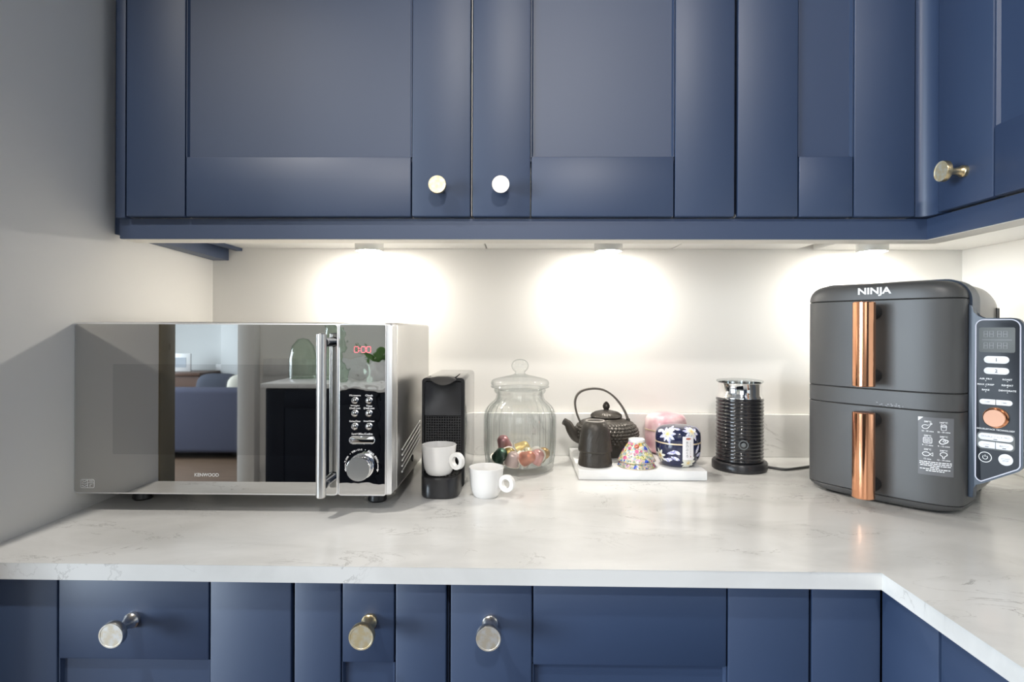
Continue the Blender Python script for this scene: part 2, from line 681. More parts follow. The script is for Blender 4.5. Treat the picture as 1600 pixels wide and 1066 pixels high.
def pobj(name, bm, m, parent=None, label=None):
    """object of flat printed faces: normals are left as laid"""
    me = bpy.data.meshes.new(name)
    bm.to_mesh(me)
    bm.free()
    for x in (m if isinstance(m, (list, tuple)) else [m]):
        me.materials.append(x)
    o = bpy.data.objects.new(name, me)
    COL.objects.link(o)
    if parent:
        o.parent = parent
    if label:
        o['label'] = label
    if any(w in name for w in ('print', 'lettering', 'digits', 'segments', 'scuff')):
        o['kind'] = 'stuff'                                    # strokes too small to pick apart
    return o


def copy_tree(o, parent=None):
    c = o.copy()
    COL.objects.link(c)
    if parent:
        c.parent = parent
    for ch in list(o.children):
        copy_tree(ch, c)
    return c


def dense(ctrl, n):
    P = smooth_path([(r, 0, z) for r, z in ctrl], n)
    return [(max(p.x, 0), p.z) for p in P]



# ------------------------------------------------------------------ the setting
BACK = 1.365
b = B()
box(b, -5.4, 1.2, -5.0, 1.5, -0.05, 0.0)
struct('floor', b, M['wood'])
b = B()
box(b, -5.4, 1.2, -5.0, 1.5, 2.40, 2.46)
struct('ceiling', b, M['ceiling'])
b = B()
box(b, -0.83, 1.15, BACK, BACK + 0.12, 0, 2.40)
struct('wall_back', b, M['wall'])
b = B()
prism(b, [(-0.7055, 0.69), (-0.7085, 1.02), (-0.7385, BACK), (-0.83, BACK), (-0.83, 0.69)], 0, 2.40)
struct('wall_left', b, M['wall'])
b = B()
box(b, 1.030, 1.15, -4.9, BACK, 0, 2.40)
struct('wall_right', b, M['wall'])
b = B()
box(b, -5.3, -0.83, 0.69, 0.81, 0, 2.40)
struct('wall_divider', b, M['wall'])
b = B()
box(b, -1.80, -0.64, -2.02, -1.90, 0, 2.40)
box(b, 0.60, 1.030, -2.02, -1.90, 0, 2.40)
box(b, -0.64, 0.60, -2.02, -1.90, 0, 1.10)
box(b, -0.64, 0.60, -2.02, -1.90, 2.20, 2.40)
struct('wall_opposite', b, M['wall'])
b = B()
for x in (-0.64, -0.04, 0.56):
    box(b, x, x + 0.04, -1.99, -1.94, 1.10, 2.20, 0.004)
for z in (1.10, 2.16):
    box(b, -0.64, 0.60, -1.99, -1.94, z, z + 0.04, 0.004)
w2 = struct('added_window', b, M['white_board'])  # unseen window, added for the light on the cabinet fronts
for x in (-0.60, 0.0):
    b = B()
    box(b, x, x + 0.56, -1.968, -1.962, 1.14, 2.16)
    obj('window_pane', b, M['pane'], w2)
b = B()
box(b, -5.3, 1.030, -4.9, -4.78, 0, 2.40)
struct('wall_far', b, M['wall_far'])
b = B()                                                        # living-room wall with the window opening
box(b, -5.3, -5.18, -4.78, 0.69, 0, 0.45)
box(b, -5.3, -5.18, -4.78, 0.69, 2.25, 2.40)
box(b, -5.3, -5.18, -4.78, -4.65, 0.45, 2.25)
box(b, -5.3, -5.18, -1.05, 0.69, 0.45, 2.25)
struct('wall_window', b, M['wall'])
b = B()
for y in (-4.65, -3.45, -2.25, -1.09):
    box(b, -5.28, -5.20, y, y + 0.05, 0.45, 2.25, 0.004)
box(b, -5.28, -5.20, -4.65, -1.05, 0.45, 0.50, 0.004)
box(b, -5.28, -5.20, -4.65, -1.05, 2.20, 2.25, 0.004)
w1 = struct('window_1', b, M['white_board'])
for y in (-4.60, -3.40, -2.20):
    b = B()
    box(b, -5.245, -5.239, y, y + 1.13, 0.5, 2.2)
    obj('window_pane', b, M['pane'], w1)
b = B()                                                        # lining of the opening at the end of the left wall
box(b, -0.835, -0.702, 0.640, 0.6895, 0, 2.10, 0.003)
box(b, -0.700, -0.6995, 0.660, 0.664, 1.16, 1.172)
struct('trim_1', b, M['lining'])
b = B()
box(b, -1.80, -1.69, -1.90, -1.82, 0, 2.40, 0.004)
struct('trim_2', b, M['wall'])
b = B()
box(b, -3.42, -2.2, -4.78, -4.70, 0, 2.4, 0.003)
struct('trim_3', b, M['wall_far'])
b = B()
box(b, -5.18, -1.9, -4.78, -4.765, 0, 0.12, 0.003)
struct('baseboard_far', b, M['white_board'])

# ------------------------------------------------------------------ worktop and upstand
b = B()
prism(b, [(-0.7062, 0.7040), (0.437, 0.7040), (0.437, -0.75), (1.028, -0.75), (1.028, BACK - 0.001), (-0.7370, BACK - 0.001), (-0.7090, 1.02)],
      CT - 0.0205, CT, 'Z', 0.0016)
tag(obj('quartz_worktop', b, M['quartz'], smooth=30),
    'white veined quartz worktop, L shaped, running under all the appliances', 'worktop')
b = B()
box(b, -0.7355, 1.0098, 1.345, 1.3645, CT, CT + 0.0985, 0.0012)
box(b, 1.0100, 1.0295, -0.75, 1.3645, CT, CT + 0.0985, 0.0012)
tag(obj('quartz_upstand', b, M['quartz'], smooth=30), 'low white quartz upstand along the wall behind the worktop', 'upstand')

# ------------------------------------------------------------------ cabinets


def knob_bm(rf, rs, length, face_mi=1):
    """turned knob on the local -y side: rose, waisted stem and a flat disc with a raised edge"""
    t = B()
    prof = [(0, 0), (rs * 1.18, 0), (rs * 1.22, -0.001), (rs * 1.22, -0.005), (rs, -0.0065), (rs * 0.72, -length * 0.40),
            (rs * 0.72, -length * 0.55), (rs * 1.1, -length * 0.70), (rf * 0.92, -length * 0.78), (rf, -length * 0.80),
            (rf, -length * 0.97), (rf * 0.965, -length)]
    ring_y(t, 0, 0, 0, prof, 40, 0)
    ring_y(t, 0, 0, 0, [(rf * 0.965, -length), (rf * 0.86, -length), (rf * 0.84, -length + 0.0004), (0, -length + 0.0004)], 40, face_mi)
    return t


def shaker_door(parent, x0, x1, z0, z1, sl, sr, rb, rt, knob=None, name='door', kmats=None, kdim=(0.0145, 0.0068, 0.030), mid=None, label=None):
    """front at local y = 0; stiles, rails and a recessed panel with a fine moulding"""
    g = 0.0009
    d = 0.020
    rec = 0.0075
    px0, px1, pz0, pz1 = x0 + sl, x1 - sr, z0 + rb, z1 - rt
    t = B()
    box(t, px0 - 0.006, px1 + 0.006, rec, d - 0.001, pz0 - 0.006, pz1 + 0.006)
    door = obj(name, t, M['navy'], parent, label=label)
    for a, c in ((x0, px0 - g), (px1 + g, x1)):
        t = B()
        box(t, a, c, 0, d, z0, z1, 0.0022)
        obj('stile', t, M['navy'], door)
    for a, c in ((z0, pz0), (pz1, z1)):
        t = B()
        box(t, px0 + g, px1 - g, 0.0002, d, a, c, 0.0019)
        obj('rail', t, M['navy'], door)
    t = B()                                                    # moulding round the panel
    q = 0.0034
    for (a, c) in ((px0, 1), (px1, -1)):
        prism(t, [(a, rec), (a, 0.0025), (a + c * q * 0.4, 0.0025), (a + c * q, rec)], pz0, pz1, 'Z')
    for (a, c) in ((pz0, 1), (pz1, -1)):
        prism(t, [(rec, a), (0.0030, a), (0.0030, a + c * q * 0.3), (rec, a + c * q * 0.7)], px0, px1, 'X')
    obj('moulding', t, M['navy'], door)
    if knob:
        k = obj('knob', knob_bm(*kdim), kmats, door)
        k.location = (knob[0], 0, knob[1])
    return door


UF = 0.955                                                     # front plane of the wall-cabinet doors
UZ = 1.3905


def wall_cabinet(name, label, x0, x1, sl, sr, knob, kmats, end=False):
    c = thing(name, label, 'cabinet', (x0, UF, UZ))
    w = x1 - x0
    t = B()
    box(t, 0.0005 if not end else -0.0185, w - 0.0005 + 0.002, 0.0215, BACK - UF - 0.001, 0.0045, 0.72, 0.0008)
    obj('carcass', t, M['white_board'], c)
    if end:
        t = B()
        box(t, -0.0183, -0.0024, 0.0015, BACK - UF - 0.001, -0.002, 0.725, 0.001)
        obj('end_panel', t, M['navy'], c)
    shaker_door(c, 0, w, 0, 0.718, sl, sr, 0.0990, 0.0990, knob, 'door', kmats)
    return c


BR = [M['brass'], M['brass_face']]
NK = [M['nickel'], M['nickel_face']]
wall_cabinet('wall_cabinet', 'widest navy shaker wall cabinet at left with yellow brass knob, above the microwave',
             -0.6644, -0.0860, 0.1007, 0.0982, (-0.1370 + 0.6644, 1.4365 - UZ), BR, True)
wall_cabinet('wall_cabinet', 'navy shaker wall cabinet in the middle with pale knob, above jar and teapot',
             -0.0822, 0.3500, 0.0967, 0.0988, (-0.0345 + 0.0822, 1.4365 - UZ), NK)
wall_cabinet('wall_cabinet', 'narrow navy shaker wall cabinet without knob, next to the corner post',
             0.3550, 0.6440, 0.0997, 0.0997, None, None)

t = B()                                                        # hollow-moulded corner post
post = [(0.6456, 0.9565), (0.6495, 0.9565)] + [(0.6495 + 0.0125 * (1 - math.cos(math.radians(a))) , 0.9565 - 0.021 * math.sin(math.radians(a))) for a in range(8, 91, 9)]
post = [(0.6456, 0.9575), (0.6490, 0.9575)] + [(0.6490 + 0.0150 * math.sin(math.radians(a)), 0.9575 - 0.0240 * (1 - math.cos(math.radians(a)))) for a in range(10, 91, 10)] + [(0.6640, 0.9300), (0.690, 0.9300), (0.690, 0.9800), (0.6456, 0.9800)]
prism(t, post, UZ, UZ + 0.72)
tag(obj('corner_post', t, M['navy'], smooth=50), 'navy corner post with hollow moulding between the two runs of wall cabinets', 'post')

RX = 0.662                                                     # front plane of the right-hand return
c = thing('wall_cabinet', 'blue shaker wall cabinet on the right return with long brass knob', 'cabinet', (RX, 0.9285, UZ + 0.0015), -PI / 2)
t = B()
box(t, -0.4355, 1.68, 0.0215, 1.030 - RX - 0.001, 0.001, 0.72, 0.0008)
obj('carcass', t, M['white_board'], c)
shaker_door(c, 0, 0.468, 0, 0.718, 0.108, 0.100, 0.0990, 0.0990, (0.0560, 0.0500), 'door', BR, (0.0155, 0.0072, 0.036))
shaker_door(c, 0.472, 1.070, 0, 0.718, 0.100, 0.100, 0.0990, 0.0990)
shaker_door(c, 1.074, 1.68, 0, 0.718, 0.100, 0.100, 0.0990, 0.0990)

t = B()                                                        # light pelmet: L shaped in plan, cream underneath
PZ0, PZ1 = 1.3548, 1.3888
pl = [(-0.6828, 0.967), (0.6720, 0.967), (0.6720, -0.75), (0.716, -0.75), (0.716, 1.011), (-0.6828, 1.011)]
prism(t, pl, PZ0, PZ1, 'Z', 0.001)
pm = tag(obj('light_pelmet', t, M['navy'], smooth=30), 'navy pelmet strip under the wall cabinets, turning the corner at right', 'pelmet')
t = B()
prism(t, [(-0.6820, 0.969), (0.6740, 0.969), (0.6740, -0.75), (0.7155, -0.75), (0.7155, 1.0105), (-0.6820, 1.0105)], PZ0 - 0.0008, PZ0)
obj('underside', t, M['cream'], pm, label='cream underside of the pelmet')

t = B()
prism(t, [(-0.7090, 1.0115), (-0.684, 1.0115), (-0.700, 1.3640), (-0.7375, 1.3640), (-0.7090, 1.022)], 1.3660, 1.3945, 'Z', 0.001)
box(t, -0.7075, -0.6850, 0.990, 1.0110, 1.3660, 2.1, 0.0005)
tag(obj('filler_strip', t, M['navy'], smooth=30), 'dark chipped filler strip between wall cabinet and left wall', 'filler')

BF = 0.722                                                     # front plane of the base cabinets
BZ = 0.8845


def base_cabinet(label, x0, x1, sl, sr, knob, kmats):
    c = thing('base_cabinet', label, 'cabinet', (x0, BF, 0.15))
    w, h = x1 - x0, BZ - 0.15
    t = B()
    box(t, 0.0005, w + 0.0015, 0.0215, BACK - BF - 0.002, 0, CT - 0.0205 - 0.15 - 0.0005)
    obj('carcass', t, M['navy'], c)
    t = B()
    box(t, 0.0005, w + 0.0015, 0.05, 0.066, -0.15, -0.001)
    obj('plinth', t, M['navy'], c)
    shaker_door(c, 0, w, 0, h, sl, sr, 0.1025, 0.1025, knob, 'door', kmats, (0.0152, 0.0080, 0.041))
    return c


base_cabinet('navy base cabinet at far left under microwave, silver knob on its wide top rail', -0.7030, -0.2895, 0.1150, 0.1040, (-0.4905 + 0.7030, 0.8335 - 0.15), NK)
base_cabinet('narrowest navy base cabinet, brass knob on its short top rail', -0.2855, -0.0935, 0.0600, 0.0646, (-0.1895 + 0.2855, 0.8350 - 0.15), BR)
base_cabinet('navy base cabinet in the middle with a knob on its left stile', -0.0879, 0.3590, 0.1030, 0.1012, (-0.0380 + 0.0879, 0.8355 - 0.15), NK)
t = B()
box(t, 0.3625, 0.4466, BF, BF + 0.02, 0.15, BZ + 0.003, 0.0012)
tag(obj('corner_filler', t, M['navy'], smooth=30), 'plain dark navy filler panel in the corner of the base cabinets', 'panel')
c = thing('base_cabinet', 'blue base cabinet of the right-hand return, under the worktop corner', 'cabinet', (0.4468, 0.7200, 0.15), -PI / 2)
t = B()
box(t, -0.58, 1.35, 0.0215, 1.030 - 0.4468 - 0.002, 0, CT - 0.0205 - 0.15 - 0.0005)
obj('carcass', t, M['navy'], c)
t = B()
box(t, 0, 0.0965, 0.0, 0.02, 0, BZ - 0.15 + 0.003, 0.0012)
obj('filler', t, M['navy'], c)
t = B()
box(t, 0.0, 1.35, 0.05, 0.066, -0.15, -0.001)
obj('plinth', t, M['navy'], c)
shaker_door(c, 0.0995, 0.70, 0, BZ - 0.15, 0.10, 0.10, 0.1025, 0.1025)

tall = thing('added_tall_cabinet', 'unseen tall navy units added along the right wall to cut bounced light', 'cabinet', (0.4468, -0.76, 0), -PI / 2)  # unseen units, added to cut light bounced onto the left wall
t = B()
box(t, 0.0, 1.13, 0.022, 0.582, 0.10, 2.38)
obj('carcass', t, M['navy'], tall)
for k in range(2):
    shaker_door(tall, 0.003 + 0.563 * k, 0.563 + 0.563 * k, 0.12, 2.36, 0.10, 0.10, 0.10, 0.10)

# ------------------------------------------------------------------ under-cabinet lights
for lx, lab in ((-0.3312, 'round under-cabinet light above the microwave, leftmost of three'),
                (0.1863, 'round under-cabinet light above the teapot'),
                (0.7496, 'round under-cabinet light above the air fryer')):
    z1 = UZ + 0.0045
    L = thing('under_cabinet_light', lab, 'light', (lx * 1.272 / 1.245, 1.272, z1), 0, 'lights under the wall cabinets')
    t = B()
    lathe(t, [(0, 0), (0.0305, 0), (0.0310, -0.001), (0.0310, -0.0175), (0.0302, -0.0190), (0.0262, -0.0190), (0.0255, -0.0182), (0, -0.0182)], seg=48)
    obj('housing', t, M['led_body'], L)
    t = B()
    lathe(t, [(0.0254, -0.0184), (0.0235, -0.0205), (0.0190, -0.0228), (0.010, -0.0243), (0, -0.0248)], seg=40)
    obj('lens', t, M['lens'], L, label='glowing white lens')

# ------------------------------------------------------------------ microwave
MX, MY = -0.4555, 0.900
mw = thing('microwave', 'silver microwave oven with mirrored door and tall bar handle at the left wall', 'microwave', (MX, MY, CT))
X = lambda wx: wx - MX                                          # plan position on the front plane
zt, zb = 0.3010, 0.0310
t = B()
box(t, X(-0.7045), X(-0.2035), 0.040, 0.365, 0.0270, 0.3035, 0.006, 3)
body = obj('body', t, M['steel'], mw)
t = B()                                                        # louvres pressed into the right side
for k in range(5):
    dz = -0.0095 * k
    tube(t, [(X(-0.2035) + 0.0004, 0.080, 0.0875 + dz), (X(-0.2035) + 0.0004, 0.250, 0.0905 + dz + 0.02)], 0.0016, 6)
obj('vents', t, M['steel_light'], body)['kind'] = 'stuff'
t = B()
ring_y(t, 0, 0, 0, [(0, -0.0015), (0.006, -0.0015), (0.007, 0)], 16)
s = obj('screw', t, M['black'], body)
s.location = (X(-0.2035) + 0.0001, 0.175, 0.052)
s.rotation_euler = (0, 0, PI / 2)
t = B()                                                        # front frame behind door and panel
box(t, X(-0.7080), X(-0.2030), 0.0030, 0.0400, zb - 0.0005, zt + 0.001, 0.005, 3)
obj('front_frame', t, M['steel_light'], mw)
t = B()
prism(t, rrect(X(-0.7085), X(-0.2875), zb, zt, 0.005), 0.0, 0.0040, 'Y', 0.0010)
door = obj('door', t, M['steel_light'], mw, label='chrome-edged door')
t = B()
prism(t, rrect(X(-0.7062), X(-0.2895), zb + 0.0020, zt - 0.0020, 0.004), -0.0006, 0.001, 'Y')
obj('mirror_glass', t, M['mirror'], door, label='dark mirror glass')
t = B()
prism(t, rrect(X(-0.6452), X(-0.3100), 0.0935, 0.2360, 0.002), -0.0008, 0.001, 'Y')
obj('window_screen', t, M['mirror_dark'], door, label='slightly darker window area of the glass')
t = B()
hx = X(-0.3035)
tube(t, [(hx, -0.031, 0.0365), (hx, -0.031, 0.0380), (hx, -0.031, 0.2845), (hx, -0.031, 0.2860)], [0.0062, 0.0074, 0.0074, 0.0062], 24)
hd = obj('handle', t, M['steel'], door, smooth=30, label='brushed steel bar handle')
for hz in (0.055, 0.272):
    t = B()
    tube(t, [(hx + 0.001, -0.026, hz), (hx + 0.001, -0.001, hz)], 0.0075, 16)
    tube(t, [(hx + 0.001, -0.028, hz), (hx + 0.001, -0.022, hz)], 0.0082, 16)
    obj('handle_post', t, M['black_gloss'], hd, label='black handle post')
F0 = lambda e: (lambda x, z: (x, -e, z))
t = paint_bm = B()
P = F0(0.0012)
text(t, 'KENWOOD', X(-0.4950), 0.0620, w=0.0385, at=P, bold=0.01)
x0, x1, z0, z1 = X(-0.6958), X(-0.6742), 0.0403, 0.0533
for pts in (rrect(x0, x1, z0, z1, 0.0022, 3),):
    stroke(t, pts, 0.0007, P, True)
stroke(t, [(x0 + 0.0115, z0), (x0 + 0.0115, z1)], 0.0007, P)
stroke(t, [(x0 + 0.0115, (z0 + z1) / 2 + 0.0012), (x1, (z0 + z1) / 2 + 0.0012)], 0.0006, P)
stroke(t, [(x0 + 0.0135, z1 - 0.0024), (x1 - 0.0020, z1 - 0.0024)], 0.0008, P)
for k in range(3):
    stroke(t, [(x0 + 0.0016 + 0.0013 * i, z0 + 0.0028 + 0.0037 * k + 0.0011 * math.sin(i * 1.25)) for i in range(8)], 0.0008, P)
stroke(t, [(x0 + 0.0150, z0 + 0.0016), (x0 + 0.0150, z0 + 0.0052), (x0 + 0.0185, z0 + 0.0052)], 0.0008, P)
pobj('lettering', t, M['white_print'], door)
# control panel
t = B()
prism(t, rrect(X(-0.2868), X(-0.2122), zb, zt, 0.003), 0.0, 0.0040, 'Y', 0.0010)
prism(t, [(X(-0.2122), zb + 0.002), (X(-0.2122), zt - 0.002), (X(-0.2030), zt - 0.003), (X(-0.2030), zb + 0.003)], 0.001, 0.010, 'Y', 0.001)
cp = obj('control_panel', t, M['steel_light'], mw)
t = B()
prism(t, rrect(X(-0.2853), X(-0.2135), zb + 0.0020, zt - 0.0020, 0.002), -0.0006, 0.001, 'Y')
obj('panel_glass', t, M['mirror_panel'], cp)
t = B()
bx = (X(-0.2607), X(-0.2385))
bz = (0.1804, 0.1603, 0.1398)
for x in bx:
    for z in bz:
        t = B()
        ring_y(t, x, z, -0.0006, [(0.0056, 0), (0.0056, -0.0012), (0.0047, -0.0014), (0.0046, -0.0008)], 28, 0)
        ring_y(t, x, z, -0.0006, [(0.0046, -0.0010), (0.0030, -0.0020), (0, -0.0024)], 28, 1)
        obj('button', t, [M['chrome'], M['mirror']], cp)
t = B()
pill = rrect(X(-0.2694), X(-0.2296), 0.1127, 0.1242, 0.0058, 8)
tube(t, [(x, -0.0012, z) for x, z in pill], 0.0007, 6, True)
prism(t, rrect(X(-0.2690), X(-0.2300), 0.1131, 0.1238, 0.0055, 8), -0.0014, 0.0, 'Y', 0.0004, 1)
obj('start_button', t, [M['chrome'], M['mirror']], cp)
t = B()
ring_y(t, X(-0.2500), 0.0775, -0.0006, [(0.0198, 0), (0.0198, -0.003), (0.0188, -0.0035), (0.0186, -0.0205), (0.0178, -0.0215)], 48, 0)
ring_y(t, X(-0.2500), 0.0775, -0.0006, [(0.0178, -0.0215), (0, -0.0217)], 48, 1)
obj('dial', t, [M['chrome'], M['steel']], cp, label='round silver dial')
t = B()
P = F0(0.0013)
for (x, z, lines) in ((bx[0], bz[0], ('Microwave',)), (bx[1], bz[0], ('Clock',)), (bx[0], bz[1], ('Defrost', 'Weight')), (bx[1], bz[1], ('Defrost', 'Time')),
                      (bx[0], bz[2], ('Kitchen/Timer',)), (bx[1], bz[2], ('Stop/Clear',))):
    for i, s_ in enumerate(lines):
        text(t, s_, x, z + 0.0082 + 0.0036 * i, w=min(0.0175, 0.0024 * len(s_)), h=0.0029, at=P, bold=0.012)
text(t, 'Start/+30Sec./Confirm', X(-0.2495), 0.1282, w=0.033, h=0.0031, at=P, bold=0.012)
arcs = 'Time \u2022 Weight \u2022 Auto Menu'
n = len(arcs)
for i, ch in enumerate(arcs):
    if ch == ' ':
        continue
    a = math.radians(165 - 150 * i / (n - 1))
    text(t, ch, X(-0.2500) + 0.0262 * math.cos(a), 0.0775 + 0.0262 * math.sin(a), h=0.0034 if ch.isupper() else (0.0012 if ch == '\u2022' else 0.0027), at=P, bold=0.012, turn=a - PI / 2)
for sgn in (-1, 1):
    pts = [(X(-0.2500) + 0.0258 * math.cos(math.radians(90 + sgn * aa)), 0.0775 + 0.0258 * math.sin(math.radians(90 + sgn * aa))) for aa in (80, 88, 96, 103)]
    stroke(t, pts, 0.0009, P)
    e = Vector(pts[-1])
    fan(t, [(e.x - 0.0018, e.y + 0.001), (e.x + 0.0018, e.y + 0.001), (e.x, e.y - 0.003)], P)
pobj('lettering', t, M['white_print'], cp)
t = B()
sg = lambda x, z: [[(x - .0028, z + .0045), (x + .0028, z + .0045)], [(x - .0028, z - .0045), (x + .0028, z - .0045)], [(x - .0032, z + .0040), (x - .0032, z + .0004)],
                   [(x + .0032, z + .0040), (x + .0032, z + .0004)], [(x - .0032, z - .0040), (x - .0032, z - .0004)], [(x + .0032, z - .0040), (x + .0032, z - .0004)]]
for dx in (-0.0085, 0.0025, 0.0110):
    for ln in sg(X(-0.2505) + dx, 0.2605):
        stroke(t, ln, 0.0012, P)
for dz in (-.0018, .0018):
    fan(t, [(X(-0.2535) + a, 0.2605 + dz + c) for a, c in ((-.0006, -.0006), (.0006, -.0006), (.0006, .0006), (-.0006, .0006))], P)
pobj('display_digits', t, M['red_led'], cp, label='red glowing clock digits')
for fx, fy in ((-0.650, 0.080), (-0.245, 0.080), (-0.650, 0.330), (-0.245, 0.330)):
    t = B()
    lathe(t, [(0, 0), (0.014, 0), (0.016, 0.003), (0.013, 0.0275), (0, 0.0275)], X(fx), fy, 24)
    obj('foot', t, M['black'], mw)

# ------------------------------------------------------------------ coffee machine
cm = thing('coffee_machine', 'slim black capsule coffee machine between microwave and glass jar', 'coffee machine', (-0.1420, 1.045, CT))
hw = 0.0388
t = B()
prism(t, rrect(-hw, hw, 0.004, 0.2045, 0.007, 5), 0.010, 0.215, 'Y', 0.003)
cbody = obj('body', t, M['black_gloss'], cm)
t = B()                                                        # raised frame on the front
fr_out = rrect(-hw, hw, 0.006, 0.2045, 0.007, 5)
fr_in = rrect(-hw + 0.0045, hw - 0.0045, 0.010, 0.1990, 0.005, 5)
loft(t, [[(x, 0.010, z) for x, z in fr_out], [(x, 0.0, z) for x, z in fr_out], [(x, 0.0, z) for x, z in fr_in], [(x, 0.010, z) for x, z in fr_in]], 0, False, False)
obj('front_frame', t, M['black'], cm)
t = B()                                                        # bowed glossy upper panel
loops = []
for i in range(13):
    z = 0.1365 + (0.197 - 0.1365) * i / 12
    u = i / 12
    row = [(-0.0335 + 0.067 * j / 12, 0.0025 + 0.0055 * (1 - ((j - 6) / 6) ** 2) * math.sin(u * 2.2) - 0.003 * (1 - u), z) for j in range(13)]
    loops.append([t.verts.new(p) for p in row])
for a_, c_ in zip(loops, loops[1:]):
    for j in range(12):
        t.faces.new((a_[j], a_[j + 1], c_[j + 1], c_[j]))
obj('upper_panel', t, M['black_satin'], cm)
t = B()                                                        # lattice of the drip-back grille
for i in range(15):
    x = -0.0320 + 0.064 * i / 14
    box(t, x - 0.0008, x + 0.0008, 0.0030, 0.0055, 0.060, 0.1345)
for j in range(17):
    z = 0.060 + 0.0745 * j / 16
    box(t, -0.0328, 0.0328, 0.0028, 0.0055, z - 0.0008, z + 0.0008)
g = obj('grille', t, M['grille'], cm)
g['kind'] = 'stuff'
t = B()
box(t, -0.0335, 0.0335, 0.0070, 0.0095, 0.058, 0.136)
obj('grille_recess', t, M['dark_slot'], cm)


def dshape(a, d, y0, n=20):
    return [(a, 0.012), ] + [(a * math.copysign(abs(math.cos(math.radians(k))) ** 0.55, math.cos(math.radians(k))), y0 - d * math.sin(math.radians(k)) ** 0.7) for k in [180.0 * i / n for i in range(n + 1)]] + [(-a, 0.012)]


t = B()
loft(t, [[(x * s_, 0.012 + (y - 0.012) * s_, z) for x, y in dshape(0.0350, 0.052, -0.006)] for s_, z in ((0.95, 0.0), (1.0, 0.003), (1.0, 0.034), (0.97, 0.0365))])
db = obj('drip_base', t, M['black_satin'], cm)
t = B()
for k in range(11):
    x = -0.027 + 0.0054 * k
    y0 = -0.050 * math.sqrt(max(0.0, 1 - (x / 0.036) ** 2)) - 0.002
    box(t, x - 0.0010, x + 0.0010, y0, 0.006, 0.0368, 0.0388, 0.0003, 1)
obj('drip_slats', t, M['black'], db)['kind'] = 'stuff'
t = B()
loft(t, [[(x * s_, 0.010 + (y - 0.012) * s_, z) for x, y in dshape(0.0318, 0.046, -0.006)] for s_, z in ((1.0, 0.0364), (1.0, 0.0372))])
obj('drip_plate', t, M['dark_slot'], db)
t = B()                                                        # lever on the head
pts = [(-0.024, 0.006, 0.2010)] + [(-0.024 + 0.048 * i / 12, -0.004 + 0.004 * abs(i - 6) / 6, 0.2010 - 0.0095 * math.sin(PI * i / 12)) for i in range(1, 12)] + [(0.024, 0.006, 0.2010)]
prism(t, [(p[0], p[2]) for p in pts] + [(0.022, 0.2055), (0.010, 0.2075), (-0.010, 0.2075), (-0.022, 0.2055)], -0.004, 0.020, 'Y', 0.001)
lev = obj('lever', t, M['lever'], cm, label='grey metal lever')
t = B()
tube(t, [(0.018, -0.001, 0.2035), (0.024, -0.003, 0.2065), (0.031, -0.004, 0.2125)], [0.0016, 0.0013, 0.0007], 8)
obj('lever_tip', t, M['black'], lev)
t = B()
prism(t, [(x, z) for x, z in rrect(-0.030, 0.030, 0.03, 0.19, 0.006)], 0.215, 0.240, 'Y', 0.003)
obj('water_tank', t, M['glass'], cm, label='clear water tank')

# ------------------------------------------------------------------ coffee cups
def make_cup(label, x, y, z, rz):
    c = thing('coffee_cup', label, 'cup', (x, y, z), rz, 'small white coffee cups')
    t = B()
    prof = [(0, 0.0015), (0.0170, 0.0015), (0.0178, 0.0), (0.0200, 0.0002), (0.0232, 0.0040), (0.0262, 0.0120), (0.0278, 0.022), (0.0290, 0.034), (0.0303, 0.0475), (0.0306, 0.0507),
            (0.0300, 0.0515), (0.0292, 0.0505), (0.0281, 0.0400), (0.0268, 0.022), (0.0250, 0.0125), (0.0205, 0.0055), (0.012, 0.0040), (0, 0.0038)]
    lathe(t, prof, seg=56)
    obj('bowl', t, M['porcelain'], c)
    t = B()                                                    # ring handle, flat band
    loops = []
    for i in range(40):
        a = 2 * PI * i / 40
        ca, sa = math.cos(a), math.sin(a)
        ro, ri, hwid = 0.0145, 0.0080, 0.0042
        cx, cz = 0.0416, 0.0275
        loops.append([(cx + ro * ca, -hwid, cz + ro * sa), (cx + (ro + 0.0006) * ca, 0, cz + (ro + 0.0006) * sa), (cx + ro * ca, hwid, cz + ro * sa),
                      (cx + ri * ca, hwid, cz + ri * sa), (cx + (ri - 0.0006) * ca, 0, cz + (ri - 0.0006) * sa), (cx + ri * ca, -hwid, cz + ri * sa)])
    loft(t, loops + [loops[0]], 0, False, False)
    bmesh.ops.remove_doubles(t, verts=t.verts[:], dist=1e-6)
    obj('handle', t, M['porcelain'], c, smooth=50)
    return c


make_cup('white coffee cup standing on the drip tray of the coffee machine', -0.1445, 1.0120, CT + 0.0390, math.radians(-35))
make_cup('white coffee cup standing on the worktop before the glass jar', -0.0612, 1.0130, CT, math.radians(-28))

# ------------------------------------------------------------------ glass jar with capsules
JX, JY = -0.0030, 1.2130
jar = thing('glass_jar', 'ribbed clear glass storage jar with ball-topped lid, holding coffee capsules', 'jar', (JX, JY, CT))


def rib(a, z, r):
    k = 1.0
    k = min(1.0, max(0.0, (z - 0.018) / 0.02)) * min(1.0, max(0.0, (0.146 - z) / 0.022))
    return r * (1 + 0.030 * k * math.cos(30 * a))


